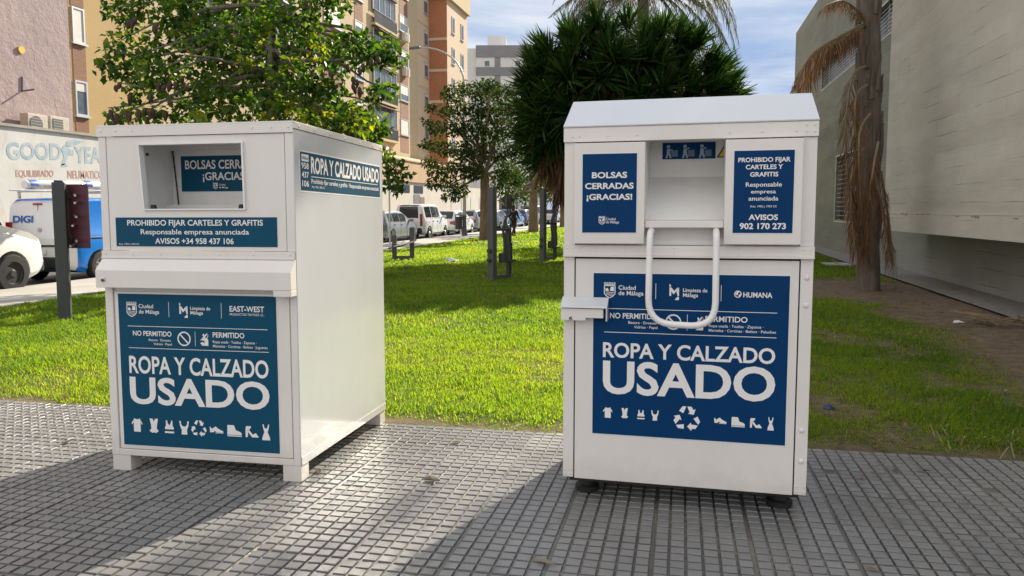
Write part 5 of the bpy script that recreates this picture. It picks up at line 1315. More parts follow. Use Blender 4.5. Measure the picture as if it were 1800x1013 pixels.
def make_car(name, kind, paint, label, cat, s, tr, flat=False, group='vehicles parked along the kerb', rim=None, door_paint=None, glass=m_carglass):
    S = SHAPES[kind]; L, W = S['L'], S['W']; t = tr-W-.03; zc = tz(t, s+L/2)-.105
    root = thing(name, label, cat, (t, s, tz(t, s)-.105), PI/2, group, -.0195)
    xs = sorted(set([x for x, _ in S['top']]+[x for x, _ in S['belt']]+[L*k/22 for k in range(23)]))
    xs = [x for i, x in enumerate(xs) if i == 0 or x-xs[i-1] > .008]
    rings = [half(S, x) for x in xs]; k = len(rings[0]); mb = MB(); V = []
    for x, rg in zip(xs, rings):
        V += [(x, y, z) for y, z in rg]+[(x, -y, z) for y, z in rg[-2::-1]]
    n = 2*k-1; fs = [(i*n+j, i*n+j+1, (i+1)*n+j+1, (i+1)*n+j) for i in range(len(xs)-1) for j in range(n-1)]
    fs += [((i+1)*n, i*n, i*n+n-1, (i+1)*n+n-1) for i in range(len(xs)-1)]
    fs += [tuple(range(n))[::-1], tuple((len(xs)-1)*n+j for j in range(n))]
    mats = [0]*len(fs)
    mb.v = V; mb.f = fs; mb.m = mats
    if door_paint:                                                     # rear doors stay in another colour
        for q, f in enumerate(fs):
            if all(V[i][0] > .16 for i in f) : mb.m[q] = 1
    body = mb.build('body', [paint, door_paint] if door_paint else paint, root, smooth=True, angle=32)
    cut = MB()
    for wx in S['wheels']:
        for sd in (-1, 1): cut.tube([(wx, sd*(W-.28), S['wr']), (wx, sd*(W+.2), S['wr'])], S['wr']+.055, 22)
    c = cut.build('arch_cut', m_trim); bo = body.modifiers.new('arches', 'BOOLEAN'); bo.object = c; bo.operation = 'DIFFERENCE'; bo.solver = 'EXACT'
    c.matrix_world = Matrix.Identity(4); c.parent = root
    bpy.context.view_layer.update(); dg = bpy.context.evaluated_depsgraph_get()
    nm = bpy.data.meshes.new_from_object(body.evaluated_get(dg)); old = body.data; body.modifiers.clear(); body.data = nm; nm.name = 'body'
    bpy.data.objects.remove(c)
    def sidept(x, v, off, sd):
        rg = half(S, x); (y0, z0), (y1, z1) = rg[4], rg[5]; return (x, sd*(y0+(y1-y0)*v+off), z0+(z1-z0)*v)
    for (a, b) in S['side']:
        for sd in (-1, 1):
            g = MB(); m_ = 6
            P = [sidept(a+(b-a)*i/m_, .10, .006, sd) for i in range(m_+1)]+[sidept(a+(b-a)*i/m_, .90, .006, sd) for i in range(m_+1)]
            g.add(P, [(i, i+1, m_+2+i, m_+1+i) for i in range(m_)]); w = g.build('side_window', glass, root, smooth=True)
            e = MB(); e.tube([sidept(a+(b-a)*i/m_, .06, .004, sd) for i in range(m_+1)], .012, 5); e.build('window_trim', m_trim, w)
    def topglass(a, b, nm_, off=.007, fr_=.86):
        g = MB(); P = []; ks = 6
        for i in range(ks+1):
            x = a+(b-a)*i/ks; rg = half(S, x); zt = lerp_tab(S['top'], x); w = rg[6][0]*fr_
            dx = -off if a < L/2 else off
            for u in (-1, -.6, 0, .6, 1): P.append((x+dx, u*w, zt+off-.012*(abs(u) > .9)))
        g.add(P, [(i*5+j, i*5+j+1, i*5+j+6, i*5+j+5) for i in range(ks) for j in range(4)]); return g.build(nm_, glass, root, smooth=True)
    if S['rear']: topglass(*S['rear'], 'rear_window')
    if S['front']: topglass(*S['front'], 'windscreen')
    for wx in S['wheels']:
        for sd in (-1, 1):
            w = MB(); R_ = S['wr']; w.lathe([(R_*.60, -.10), (R_*.9, -.10), (R_, -.06), (R_, .06), (R_*.93, .095), (R_*.62, .10), (R_*.60, .06)], (wx, sd*(W-.09), R_), (0, sd, 0), 24)
            wo = w.build('wheel', m_tyre, root, smooth=True)
            w = MB(); w.lathe([(R_*.62, .03), (R_*.62, .085), (R_*.55, .088), (R_*.50, .06), (R_*.22, .066), (R_*.16, .085), (.004, .085)], (wx, sd*(W-.09), R_), (0, sd, 0), 24)
            ro = w.build('rim', rim or m_rim, wo, smooth=True)
            if rim is None:
                w = MB()
                for q in range(7):
                    a_ = 2*PI*q/7; cc = Vector((wx+math.cos(a_)*R_*.38, sd*(W-.09), R_+math.sin(a_)*R_*.38)); w.lathe([(R_*.085, .058), (R_*.085, .0675)], cc, (0, sd, 0), 8)
                # spoke gaps belong to the rim's face
                go = w.build('rim', m_trim, wo)
    zb = lerp_tab(S['belt'], .1)
    mb = MB(); e0 = half(S, .05)[2][0]
    mb.box(-.05, .12, -e0*.96, e0*.96, S['lo']+.10, S['lo']+.36); mb.build('rear_bumper', m_trim if kind in ('van', 'mpv', 'box') else paint, root, bevel=.04)
    mb = MB(); e1 = half(S, L-.05)[2][0]; mb.box(L-.12, L+.03, -e1*.95, e1*.95, S['lo']+.08, S['lo']+.30); mb.build('front_bumper', m_trim if kind in ('van', 'box') else paint, root, bevel=.04)
    for sd in (-1, 1):
        mb = MB(); yw = half(S, .06)[4][0]
        zl, zh = (zb-.30, zb+.02) if kind in ('hatch', 'estate') else (zb-.32, zb+.30)
        if kind in ('hatch', 'estate'): mb.hexa([(-.012, sd*(yw-.30), zl+.10), (-.012, sd*(yw+.01), zl+.05), (.16, sd*(yw+.035), zl+.08), (.16, sd*(yw-.1), zl+.12), (-.0, sd*(yw-.28), zh-.05), (.0, sd*(yw+.005), zh-.02), (.18, sd*(yw+.02), zh), (.18, sd*(yw-.1), zh)])
        else: mb.box(-.012, .08, sd*(yw-.10) if sd > 0 else sd*(yw+.022), sd*(yw+.022) if sd > 0 else sd*(yw-.10), zl, zh)
        mb.build('tail_lamp', m_red, root, bevel=.015)
        mb = MB(); yw = half(S, L-.25)[3][0]; zf = lerp_tab(S['belt'], L-.25)
        mb.hexa([(L-.34, sd*(yw-.05), zf-.14), (L-.06, sd*(yw-.30), zf-.18), (L-.02, sd*(yw-.12), zf-.19), (L-.34, sd*(yw+.022), zf-.12), (L-.45, sd*(yw-.05), zf+.01), (L-.16, sd*(yw-.30), zf-.05), (L-.12, sd*(yw-.10), zf-.06), (L-.45, sd*(yw+.012), zf)])
        mb.build('headlamp', m_lamp, root, bevel=.012)
        xm = S['front'][0]+.36; zm = lerp_tab(S['belt'], xm)+.06; ym = half(S, xm)[4][0]
        mb = MB(); mb.box(xm-.05, xm+.06, min(sd*(ym-.02), sd*(ym+.21)), max(sd*(ym-.02), sd*(ym+.21)), zm, zm+.14 if kind != 'van' else zm+.2); mb.build('wing_mirror', m_trim if kind in ('van', 'box') else paint, root, bevel=.03)
        for (a, b) in S['side'][-2:]:
            q = sidept((a+b)/2-.28, -.16, .012, sd); mb = MB(); mb.box(q[0]-.08, q[0]+.08, q[1]-.015, q[1]+.015, q[2]-.016, q[2]+.016); mb.build('door_handle', m_trim, root, bevel=.006)
    gp = MB()
    for x in ([S['side'][-1][0]-.03, S['front'][0]+.42] if kind in ('van', 'box') else [q[1]+.03 for q in S['side']]):
        for sd in (-1, 1): gp.tube([(x, sd*(y-.001), z) for y, z in half(S, x)[1:5]], .007, 4)
    gp.build('panel_gap', m_trim, root)
    zp = S['lo']+.44 if kind in ('hatch', 'estate') else S['lo']+.42
    mb = MB(); mb.box(-.030, -.012, -.26, .26, zp, zp+.11); mb.build('number_plate', m_plate, root)
    return root
RS = -12.62
lo = make_car('parked_van', 'van', m_carwhite, 'white compact van seen side-on at the left edge, its bonnet nearest the blue-sided van', 'van', 13.12-4.4, RS+.12, rim=m_trim)
dg_ = make_car('parked_van', 'van', m_carwhite, 'van with white rear doors, bright blue sides and a loaded roof rack', 'van', 13.95, RS-.02, door_paint=m_vanblue)
lo.scale = (1.1, 1.1, 1.13); lo.location.y -= .42
S = SHAPES['van']
# rear doors of the blue-sided van: logo, split, handle, lamp, trim
def rearx(z): 
    tp = S['top']; 
    for (x0, z0), (x1, z1) in zip(tp, tp[1:]):
        if z0 <= z <= z1: return x0+(x1-x0)*(z-z0)/(z1-z0)
    return 0
p = Print((0, 0, 0), (0, -1, 0), (0, 0, 1)); p.o = Vector((rearx(1.36)-.022, 0, 0)); p.y = Vector((.136, 0, 1)).normalized(); p.o -= p.y*1.36; p.o.z += 0.0
p.o = Vector((rearx(1.30)-.016, 0, 1.30)); p.text('DIGI', -.62, .02, -.10, .17, .03); p.build('lettering', m_digi, dg_)
mb = MB(); mb.hexa([(rearx(1.1)-.008, .006, .62), (rearx(1.1)-.008, -.006, .62), (.06, -.006, .62), (.06, .006, .62), (rearx(1.72)-.010, .006, 1.72), (rearx(1.72)-.010, -.006, 1.72), (.2, -.006, 1.72), (.2, .006, 1.72)]); mb.build('door_split', m_trim, dg_)
mb = MB(); mb.box(-.02, .02, -.70, .70, .80, .84); mb.build('door_trim', m_trim, dg_)
mb = MB(); mb.lathe([(.055, 0), (.05, .02)], (rearx(1.18)-.002, -.08, 1.16), (-1, 0, 0), 14); mb.build('door_lock', m_steel, dg_)
mb = MB(); mb.box(.085, .12, -.11, .11, 1.70, 1.735); mb.build('brake_lamp', m_red, dg_)
mb = MB()
for sd in (-1, 1): mb.tube([(x, sd*half(S, x)[4][0]+sd*.016, lerp_tab(S['belt'], x)-.10) for x in np.linspace(.2, 3.3, 12)], .02, 6)
mb.build('side_moulding', m_trim, dg_)
rk = MB()
for x in (.35, 1.3, 2.2): rk.box(x-.02, x+.02, -.74, .74, 1.975, 2.005); 
for x in (.35, 1.3, 2.2):
    for sd in (-1, 1): rk.box(x-.025, x+.025, sd*.70-.02, sd*.70+.02, 1.84, 1.975)
for sd in (-1, 1): rk.tube([(.0, sd*.6, 2.02), (2.6, sd*.6, 2.02)], .015, 6)
rko = rk.build('roof_rack', m_steel, dg_)
ld = thing('ladder', 'aluminium ladder strapped on the roof rack of the blue-sided van', 'ladder', (dg_.location.x, dg_.location.y, dg_.location.z), PI/2, None, -.0195)
mb = MB()
for y in (-.55, -.18): mb.box(-.3, 3.0, y-.02, y+.02, 2.037, 2.10)
mb.build('rails', m_steel, ld)
mb = MB()
for k in range(11): mb.tube([(-.2+.3*k, -.53, 2.075), (-.2+.3*k, -.20, 2.075)], .014, 6)
mb.build('rungs', m_steel, ld)
tb = thing('pipe_carrier', 'white and blue pipe carrier lying on the roof rack of the blue-sided van', 'pipe carrier', (dg_.location.x, dg_.location.y, dg_.location.z), PI/2, None, -.0195)
mb = MB(); mb.lathe([(.09, 0), (.1, .02), (.1, 2.2), (.09, 2.22)], (.15, .35, 2.14), (1, 0, .02), 14); mb.build('tube', m_carwhite, tb, smooth=True)
mb = MB()
for x in (.22, .95, 1.8): mb.lathe([(.104, 0), (.107, .02), (.107, .20), (.104, .22)], (x, .35, 2.14+.02*(x-.15)), (1, 0, .02), 14)
mb.build('blue_bands', m_digi, tb, smooth=True)
for (nm, kd, pt_, lab, ct, s, tr) in [
  ('parked_car', 'estate', m_carsilver, 'silver hatchback with red tail lamps at the right edge of the left bank', 'car', 31.7, RS),
  ('parked_car', 'mpv', m_carwhite, 'white high-roofed people carrier with dark lower band, in front of the silver hatchback', 'car', 37.2, RS-.1),
  ('parked_car', 'hatch', m_carwhite, 'white hatchback just ahead of the high-roofed people carrier', 'car', 42.6, RS),
  ('parked_car', 'estate', m_carsilver, 'silver estate car by the lamp post and litter bin', 'car', 47.6, RS-.1),
  ('parked_car', 'hatch', m_carsilver, 'silver hatchback partly behind the slender tree trunk', 'car', 53.1, RS-.05),
  ('parked_car', 'hatch', m_carblue, 'light blue hatchback right of the slender tree trunk', 'car', 58.4, RS),
  ('parked_car', 'hatch', m_cardark, 'dark blue hatchback beside the walking woman', 'car', 63.4, RS-.1),
  ('parked_car', 'mpv', m_carsilver, 'silver people carrier right of the walking woman', 'car', 68.2, RS),
  ('parked_car', 'hatch', m_carwhite, 'white car behind the older pedestrian', 'car', 79.0, RS+.1),
  ('parked_car', 'estate', m_carwhite, 'farthest white car at the end of the row', 'car', 85.0, RS),
  ('parked_van', 'box', m_cargrey, 'tall grey van standing behind the parked cars in the distance', 'van', 70.0, RS-2.2)]:
    make_car(nm, kd, pt_, lab, ct, s, tr)
# ---------------------------------------------------------------- people
m_skin = M('skin', (.36, .22, .15), .55, .06)
m_hair = M('dark_hair', (.012, .009, .008), .6, .2)
m_jack1 = M('black_jacket', (.012, .012, .014), .8, .2)
m_trou1 = M('maroon_trousers', (.055, .014, .018), .85, .2)
m_jack2 = M('navy_jacket', (.025, .032, .05), .8, .2)
m_jean = M('blue_jeans', (.035, .055, .10), .85, .2)
m_shoe = M('dark_shoes', (.015, .014, .013), .6, .2)
m_greyh = M('grey_hair', (.12, .115, .11), .7, .2)
def skin(name, verts, edges, radii, mat, parent, sub=1):
    me = bpy.data.meshes.new(name); me.from_pydata(verts, edges, []); me.materials.append(mat)
    o = bpy.data.objects.new(name, me); COL.objects.link(o)
    sk = o.modifiers.new('skin', 'SKIN'); sk.use_smooth_shade = True; sk.branch_smoothing = .4
    if not me.skin_vertices: 
        bpy.context.view_layer.objects.active = o
    for i, q in enumerate(me.skin_vertices[0].data):
        rr = radii[i]; q.radius = rr if hasattr(rr, '__len__') else (rr, rr); q.use_root = (i == 0)
    ss = o.modifiers.new('sub', 'SUBSURF'); ss.levels = sub; ss.render_levels = sub
    bpy.context.view_layer.update(); dg = bpy.context.evaluated_depsgraph_get()
    nm = bpy.data.meshes.new_from_object(o.evaluated_get(dg)); o.modifiers.clear(); o.data = nm
    if not nm.materials: nm.materials.append(mat)
    o.parent = parent; return o
def person(lab, loc, rz, H, jack, trou, hair, long_hair, stride, arm, sc_=1.0, hands=True):
    """facing +y in its own frame"""
    root = thing('person', lab, 'person', loc, rz); h = H/1.75
    hip, kn, an = .92*h, .50*h, .09*h; s = stride*h
    J = dict(pel=(0, 0, .98*h), sp=(0, .01, 1.15*h), ch=(0, .02, 1.34*h), nk=(0, .03, 1.47*h), hd0=(0, .045, 1.56*h), hd1=(0, .05, 1.66*h), hd2=(0, .045, 1.73*h))
    for sd, k in ((-1, 1), (1, -1)):
        t = 'L' if sd < 0 else 'R'
        J['hip'+t] = (sd*.095*h, 0, .92*h); J['kn'+t] = (sd*.10*h, k*s*.42+.05*h*(k < 0)+.03, kn); J['an'+t] = (sd*.10*h, k*s-.02, an+(.06*h if k < 0 else 0)); J['toe'+t] = (sd*.115*h, k*s+.15*h, .04*h)
        J['sh'+t] = (sd*.185*h, .02, 1.40*h); a = arm[0 if sd < 0 else 1]
        J['el'+t] = (sd*.235*h, -.02+a*.12, 1.12*h); J['wr'+t] = (sd*.225*h, .06+a*.28, .90*h+abs(a)*.10); J['hnd'+t] = (sd*.215*h, .09+a*.34, .82*h+abs(a)*.12)
    nm = list(J); V = [J[q] for q in nm]; ix = {q: i for i, q in enumerate(nm)}
    E = [('pel', 'sp'), ('sp', 'ch'), ('ch', 'nk'), ('nk', 'hd0'), ('hd0', 'hd1'), ('hd1', 'hd2')]
    rad = dict(pel=(.13, .10), sp=(.12, .09), ch=(.15, .10), nk=(.055, .055), hd0=(.072, .085), hd1=(.078, .095), hd2=(.045, .055))
    for t in 'LR':
        E += [('pel', 'hip'+t), ('hip'+t, 'kn'+t), ('kn'+t, 'an'+t), ('an'+t, 'toe'+t), ('ch', 'sh'+t), ('sh'+t, 'el'+t), ('el'+t, 'wr'+t), ('wr'+t, 'hnd'+t)]
        rad.update({'hip'+t: .085, 'kn'+t: .055, 'an'+t: .038, 'toe'+t: .03, 'sh'+t: .058, 'el'+t: .042, 'wr'+t: .028, 'hnd'+t: (.026, .036)})
    sc2 = lambda q, f: tuple(x*h*f for x in q) if hasattr(q, '__len__') else q*h*f
    body = skin('body', V, [(ix[a], ix[b]) for a, b in E], [sc2(rad[q], 1) for q in nm], m_skin, root)
    for t, sd in (('L', -1), ('R', 1)):                                   # fingers and thumb
        w, e = Vector(J['wr'+t]), Vector(J['hnd'+t]); d = (e-w).normalized(); mb = MB()
        for k in range(4):
            o_ = e+Vector((0, (-.03+.02*k)*h, 0)); L = (.075, .085, .08, .062)[k]*h; mb.tube([o_, o_+d*L*.5, o_+d*L+Vector((-sd*.015*h, .0, 0))], [.0095*h, .009*h, .007*h], 6)
        o_ = w.lerp(e, .4)+Vector((0, .03*h, 0)); mb.tube([o_, o_+d*.03*h+Vector((-sd*.01, .03*h, 0)), o_+d*.065*h+Vector((-sd*.02*h, .035*h, 0))], [.012*h, .011*h, .008*h], 6)
        mb.build('fingers', m_skin, body, smooth=True)
    mb = MB(); mb.dome((0, .045+.105*h, 1.635*h), (0, 1, -.2), .014*h, .03*h, 8); mb.build('nose', m_skin, body)
    g = ['pel', 'sp', 'ch', 'nk']+[q+t for t in 'LR' for q in ('sh', 'el', 'wr')]; gi = {q: i for i, q in enumerate(g)}
    JV = [J[q] for q in g]; JV[0] = (0, 0, .84*h); JV[3] = (0, .03, 1.45*h)
    skin('jacket', JV, [(gi[a], gi[b]) for a, b in E if a in gi and b in gi], [sc2({'pel': (.175, .135), 'sp': (.155, .12), 'ch': (.185, .13), 'nk': (.075, .075)}.get(q, {'sh': .078, 'el': .060, 'wr': .046}.get(q[:2], .05)), 1) for q in g], jack, root)
    g = ['pel']+[q+t for t in 'LR' for q in ('hip', 'kn', 'an')]; gi = {q: i for i, q in enumerate(g)}
    skin('trousers', [J[q] for q in g], [(gi[a], gi[b]) for a, b in E if a in gi and b in gi], [sc2({'pel': (.15, .12)}.get(q, {'hi': .103, 'kn': .075, 'an': .058}.get(q[:2], .06)), 1) for q in g], trou, root)
    for t in 'LR':
        a, b = Vector(J['an'+t]), Vector(J['toe'+t]); skin('shoe', [tuple(a+Vector((0, -.05*h, -.045*h))), tuple(a.lerp(b, .5)+Vector((0, 0, -.02*h))), tuple(b)], [(0, 1), (1, 2)], [.045*h, .05*h, .038*h], m_shoe, root)
    hv = [(0, .06, 1.74*h), (0, -.01, 1.72*h), (0, -.045, 1.63*h)]+([(0, -.06, 1.50*h), (0, -.07, 1.36*h)] if long_hair else [(0, -.03, 1.56*h)])
    skin('hair', hv, [(i, i+1) for i in range(len(hv)-1)], [(.07*h, .06*h), (.088*h, .075*h), (.09*h, .065*h)]+([(.095*h, .05*h), (.075*h, .035*h)] if long_hair else [(.06*h, .04*h)]), hair, root)
    return root
pz = lambda t, s, d=0: (t, s, tz(t, s)+d)
person('woman with long dark hair, black jacket and maroon trousers walking away on the grass', pz(-8.9, 40.7), R(-25), 1.70, m_jack1, m_trou1, m_hair, True, .26, (-.5, .6))
person('pedestrian in navy jacket and jeans on the far sidewalk', pz(-10.8, 66.4, .012), R(165), 1.74, m_jack2, m_jean, m_greyh, False, .16, (.3, -.3))
person('dark-haired person between the two vans at the left edge, only head and shoulder in view', pz(-14.35, 13.6, -.105), R(-70), 1.66, m_jack1, m_jean, m_hair, False, .08, (.9, .2))

# ---------------------------------------------------------------- outdoor gym and street furniture
# post with maroon exercise board and pegs
po_ = thing('exercise_post', 'dark grey steel post with a maroon exercise board and short steel pegs', 'exercise post', pz(-8.31, 8.95), R(35), 'outdoor gym machines on the lawn')
mb = MB(); mb.box(-.078, .078, -.078, .078, -.05, 1.88); mb.box(-.055, .055, -.055, .055, 1.8801, 1.905); mb.build('post', m_dark_post, po_, bevel=.012)
rot = Matrix.Rotation(R(-35), 3, 'Z')
mb = MB(); mb.box(-.06, .34, .12, .15, .98, 1.86, 0, rot); board = mb.build('exercise_board', m_maroon, po_, bevel=.008)
mb = MB(); mb.box(-.02, .08, .06, .12, 1.1, 1.16, 0, rot); mb.box(-.02, .08, .06, .12, 1.66, 1.72, 0, rot); mb.build('bracket', m_dark_post, po_)
for (x, z, dx) in ((.19, 1.72, .10), (.21, 1.62, .05), (.18, 1.43, .12), (.15, 1.31, .06), (.18, 1.10, .10), (.12, 1.03, .03)):
    a = rot @ Vector((x-dx*.5, .118, z)); b = rot @ Vector((x+dx*.6, .0, z-.02)); mb = MB(); mb.tube([a, b], .017, 8); mb.build('peg', m_steel, board, smooth=True)
# two tall stepping machines
def stepper(lab, t, s, rz, H):
    r_ = thing('exercise_machine', lab, 'exercise machine', pz(t, s), rz, 'outdoor gym machines on the lawn')
    mb = MB(); mb.box(-.075, .075, -.075, .075, -.05, H); mb.build('tall_post', m_grey_post, r_, bevel=.012)
    mb = MB(); mb.box(.076, .62, -.05, .05, .01, .09); mb.box(.60, .72, -.18, .18, -.02, .012); mb.build('base_bar', m_grey_post, r_, bevel=.008)
    mb = MB(); mb.box(.55, .64, -.045, .045, .0905, 1.05); mb.build('short_post', m_dark_post, r_, bevel=.01)
    mb = MB(); mb.tube([(.076, .0, 1.07), (.66, 0, 1.07)], .032, 8); mb.build('axle', m_dark_post, r_, smooth=True)
    for sd, ph in ((-1, .16), (1, -.13)):
        x = .28 if sd < 0 else .62
        mb = MB(); mb.tube([(x, sd*.10, .40), (x+ph*.2, sd*.10, .75), (x, sd*.08, 1.08), (x+.02, sd*.12, 1.28), (x+.14, sd*.16, 1.42), (x+.16, sd*.17, 1.78)], [.028, .028, .03, .026, .024, .024], 8); a = mb.build('swing_arm', m_dark_post, r_, smooth=True)
        mb = MB(); mb.tube([(x+.145, sd*.163, 1.52), (x+.16, sd*.17, 1.80)], .03, 8); mb.build('grip', m_rubber, a, smooth=True)
        mb = MB(); mb.box(x-.10, x+.30, sd*.10-.07, sd*.10+.07, .36, .40); mb.box(x-.10, x-.07, sd*.10-.07, sd*.10+.07, .4005, .56); mb.box(x+.14, x+.17, sd*.10-.06, sd*.10+.06, .4005, .78); mb.build('foot_plate', m_dark_post, r_, bevel=.008)
    mb = MB(); mb.tube([(-.076, 0, .42), (-.16, 0, .42)], .04, 8); mb.tube([(-.076, 0, .62), (-.13, 0, .62)], .05, 8); mb.build('hub', m_dark_post, r_, smooth=True)
    return r_
stepper('nearer tall exercise machine with swing arms, right of the slender tree trunk', -3.95, 15.9, R(66), 1.97)
stepper('farther tall exercise machine with swing arms, against the left side of the right bank', -3.94, 22.0, R(64), 2.06)
bn = thing('exercise_bench', 'low exercise bench with two dark posts and a tilted pale seat near the silver hatchback', 'exercise bench', pz(-8.1, 21.7), R(20), 'outdoor gym machines on the lawn')
mb = MB(); mb.box(-.36, -.22, -.07, .07, -.04, .72); mb.build('post', m_grey_post, bn, bevel=.01)
mb = MB(); mb.box(.16, .30, -.07, .07, -.04, .95); mb.build('post', m_grey_post, bn, bevel=.01)
mb = MB(); mb.box(-.2195, .1595, -.05, .05, .01, .10); mb.build('base_bar', m_grey_post, bn, bevel=.008)
mb = MB(); mb.hexa([(-.30, -.42, .36), (.34, -.30, .52), (.34, -.10, .52), (-.30, -.18, .36), (-.30, -.42, .40), (.34, -.30, .56), (.34, -.10, .56), (-.30, -.18, .40)]); mb.build('seat_board', m_carwhite, bn, bevel=.01)
mb = MB(); mb.tube([(-.45, -.5, .34), (-.1, -.36, .40), (.36, -.08, .58)], .025, 7); mb.tube([(-.1, -.3, .42), (.0, .0, .55)], .02, 6); mb.build('frame_tube', m_grey_post, bn, smooth=True)

# street lamp with a litter bin on its pole
sl_ = thing('street_lamp', 'tall grey street lamp with a curved arm over the road', 'street lamp', pz(-11.5, 40.1, .012))
mb = MB(); pth = [(0, 0, 0), (0, 0, 4), (0, 0, 8.2)]+[(-2.6*(1-math.cos(a))*.95, 0, 8.2+1.9*math.sin(a)) for a in np.linspace(.15, PI/2, 8)]; mb.tube(pth, [.10, .09, .065]+[.055-.002*i for i in range(8)], 10); mb.build('pole', M('galvanised', (.40, .40, .38), .5, .1, metal=.3), sl_, smooth=True)
mb = MB(); mb.lathe([(.16, 0), (.16, .06), (.11, .5), (.10, 1.1)], (0, 0, 0), (0, 0, 1), 12); mb.build('pole_base', m_grey_post, sl_)
mb = MB(); mb.hexa([(-3.05, -.12, 10.02), (-2.4, -.10, 10.05), (-2.4, .10, 10.05), (-3.05, .12, 10.02), (-3.0, -.08, 10.14), (-2.45, -.06, 10.17), (-2.45, .06, 10.17), (-3.0, .08, 10.14)]); mb.build('lamp_head', m_grey_post, sl_, bevel=.02)
lb = thing('litter_bin', 'dark litter bin fixed to the street lamp pole', 'litter bin', pz(-11.78, 39.95, .012))
mb = MB(); mb.lathe([(.15, .35), (.19, .36), (.21, 1.0), (.215, 1.02), (.19, 1.03), (.18, .9)], (0, 0, 0), (0, 0, 1), 16); mb.build('bin_body', m_dark_post, lb, smooth=True)
mb = MB(); mb.lathe([(.22, 1.10), (.20, 1.14), (.05, 1.18)], (0, 0, 0), (0, 0, 1), 16); mb.build('bin_lid', m_dark_post, lb, smooth=True)
mb = MB(); mb.box(.0, .20, -.02, .02, .5, .55); mb.box(-.20, -.17, -.02, .02, .9, 1.12); mb.box(.17, .20, -.02, .02, .9, 1.12); mb.build('bracket', m_dark_post, lb)
sp_ = thing('sign_pole', 'thin pale pole on the kerb beside the silver hatchback', 'pole', pz(-11.9, 30.2, .012))
mb = MB(); mb.tube([(0, 0, 0), (0, 0, 2.3)], .035, 8); mb.dome((0, 0, 2.3), (0, 0, 1), .035, .03, 8); mb.build('pole', m_louvre, sp_, smooth=True)
mb = MB(); mb.lathe([(.09, 0), (.09, .02), (.045, .05), (.04, .12)], (0, 0, 0), (0, 0, 1), 10); mb.build('base_collar', m_louvre, sp_, smooth=True)

# small things lying about
def scrap(name, lab, cat, loc, pts, mat, grp=None):
    """crumpled sheet: a bent fan with a little thickness"""
    root = None; mb = MB(); n = len(pts); c = Vector((sum(p[0] for p in pts)/n, sum(p[1] for p in pts)/n, max(p[2] for p in pts)*1.1))
    top = [Vector(p)+Vector((0, 0, .006)) for p in pts]; bot = [Vector(p) for p in pts]
    mb.add(bot+top+[c+Vector((0, 0, .008)), c-Vector((0, 0, .004))], [(n+i, n+(i+1) % n, 2*n) for i in range(n)]+[((i+1) % n, i, 2*n+1) for i in range(n)]+[(i, (i+1) % n, n+(i+1) % n, n+i) for i in range(n)])
    o = mb.build(name, mat); o.location = loc; return tag(o, lab, cat, grp)
m_lit = M('white_plastic', (.6, .62, .62), .5, .1); m_litb = M('navy_plastic', (.015, .02, .07), .4, .3)
rs = np.random.default_rng(8)
def blob(r_, n=9, hz=.05): return [(r_*(.6+.5*rs.random())*math.cos(2*PI*i/n), r_*.7*(.6+.5*rs.random())*math.sin(2*PI*i/n), hz*rs.random()) for i in range(n)]
g_ = at(800, 465, 20.9); gx = lambda t, s, d=.02: (t, s, tz(t, s)+d)
scrap('plastic_bag', 'crumpled white plastic bag lying in the shaded grass left of the exercise machines', 'litter', gx(-6.2, 20.2, .03), blob(.26, 9, .14), m_lit)
scrap('litter_wrapper', 'dark navy wrapper on the worn grass right of the right bank', 'litter', gx(1.10, 6.02, .015), blob(.06, 8, .05), m_litb)
scrap('litter_wrapper', 'small white scrap in the worn grass by the right edge', 'litter', gx(3.55, 6.2, .012), blob(.045, 7, .03), m_lit)
scrap('litter_wrapper', 'white scrap on the bare earth under the concrete overhang', 'litter', gx(3.6, 11.1, .012), blob(.08, 7, .04), m_lit)
scrap('fallen_leaf', 'brown fallen leaf on the paving between the banks', 'leaf', (-1.33, 3.93, .003), [(-.05, 0, .0), (-.02, .022, .012), (.02, .024, .01), (.055, .0, .002), (.02, -.02, .008), (-.02, -.022, .01)], m_pod)
for i, (t, s, l) in enumerate([(-4.6, 7.4, 'pale scrap in the sunny grass left of the left bank, nearest the pavement'), (-6.3, 8.3, 'pale scrap in the sunny grass below the exercise post')]):
    scrap('litter_wrapper', l, 'litter', gx(t, s, .03), blob(.06, 7, .05), m_lit)
dc = thing('drain_cover', 'pale concrete drain cover in the grass near the palm', 'drain cover', gx(4.12, 22.2, -.02))
mb = MB(); mb.box(-.32, .32, -.5, .5, 0, .05); mb.build('slab', m_kerb, dc, bevel=.008)
mb = MB(); mb.box(-.05, .05, -.03, .03, .0502, .056); mb.build('lifting_slot', m_gap, dc)
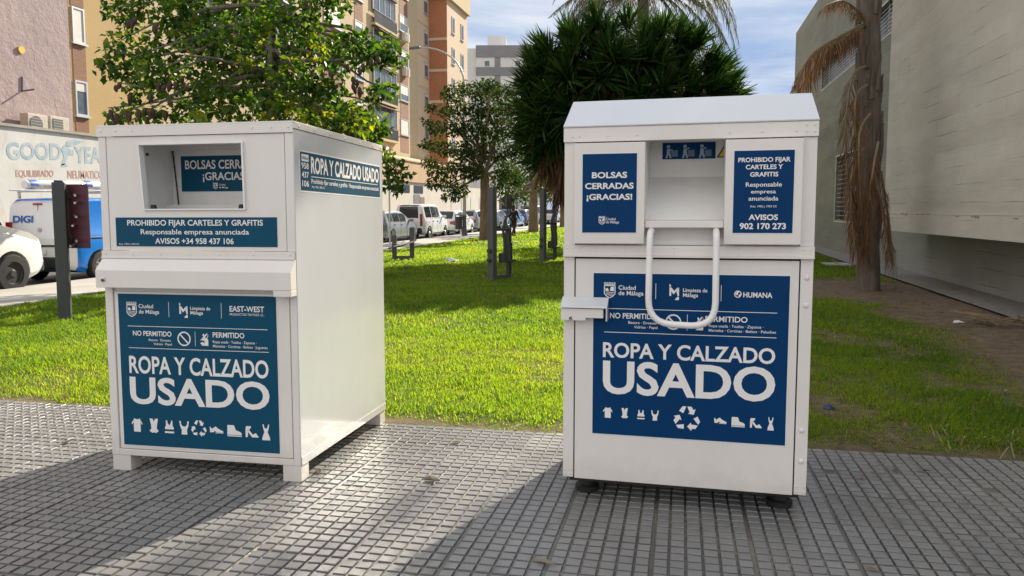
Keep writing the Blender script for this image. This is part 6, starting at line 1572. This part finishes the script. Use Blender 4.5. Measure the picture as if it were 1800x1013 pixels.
# bare twig heap by the wall
mb = MB()
for k in range(26):
    a = rs.uniform(0, PI); L = rs.uniform(.1, .35); c = Vector((rs.uniform(-.35, .35), rs.uniform(-.2, .2), rs.uniform(.015, .06))); d = Vector((math.cos(a), math.sin(a), rs.uniform(-.1, .15)))*L
    mb.tube([c-d, c+Vector((0, 0, .02)), c+d], .007, 5)
tw = mb.build('twig_heap', m_bark2); tw.location = gx(4.15, 11.3, .0); tag(tw, 'small heap of dry twigs on the bare earth by the wall', 'twigs')
m_dry = leafmat('dry_stems', [(.24, .19, .10), (.32, .26, .14)], .2, .8)
V_ = []
for k in range(60):
    t, s = rs.uniform(1.6, 3.0), EDGE+rs.uniform(.03, .6); a = rs.uniform(0, 2*PI); L = rs.uniform(.06, .16); c = np.array(gx(t, s, -.01)); d = np.array([math.cos(a), math.sin(a), 0]); sdv = np.array([-d[1], d[0], 0])*.004
    V_.append([c-sdv, c+sdv, c+d*L*.5+sdv+[0, 0, L*.5], c+d*L*.5-sdv+[0, 0, L*.5], c+d*L+[0, 0, L*.35]])
V_ = np.array(V_); o5 = np.arange(len(V_))*5
dr = np_mesh('dry_grass', V_.reshape(-1, 3), np.stack([np.stack([o5, o5+1, o5+2], -1), np.stack([o5, o5+2, o5+3], -1), np.stack([o5+3, o5+2, o5+4], -1)], 1).reshape(-1, 3), m_dry); tag(dr, 'dry straw stems along the pavement edge', 'grass', None, 'stuff')

# fallen leaves and bits scattered over lawn, soil and paving
N_ = 1500; t = rs.uniform(-7, 5.2, N_); s = np.where(rs.random(N_) < .12, rs.uniform(3.0, 5.0, N_), 5.1+11*rs.random(N_)**1.3)
k_ = rs.random(N_) < .16+.84*(t > .8)*(s > 5.05); t, s = t[k_], s[k_]; n = len(t); z = tzv(t, s)+np.where(s > EDGE, .012, .004)+rs.uniform(0, .012, n)
a = rs.uniform(0, 2*PI, n); L = rs.uniform(.02, .06, n); d = np.stack([np.cos(a), np.sin(a), rs.uniform(-.1, .3, n)], -1)*L[:, None]; q = np.stack([-np.sin(a), np.cos(a), rs.uniform(-.2, .2, n)], -1)*(L*.3)[:, None]
c = np.stack([t, s, z], -1); V_ = np.stack([c-d, c+q+[0, 0, .006], c+d, c-q+[0, 0, .006]], 1).reshape(-1, 3); o4 = np.arange(n)*4
ll = np_mesh('leaf_litter', V_, np.stack([np.stack([o4, o4+1, o4+2], -1), np.stack([o4, o4+2, o4+3], -1)], 1).reshape(-1, 3), leafmat('litter_leaves', [(.05, .03, .017), (.10, .065, .035), (.17, .12, .065), (.26, .21, .14)], .1, .8))
tag(ll, 'small dry leaves and bits scattered over soil and lawn', 'leaf litter', None, 'stuff')
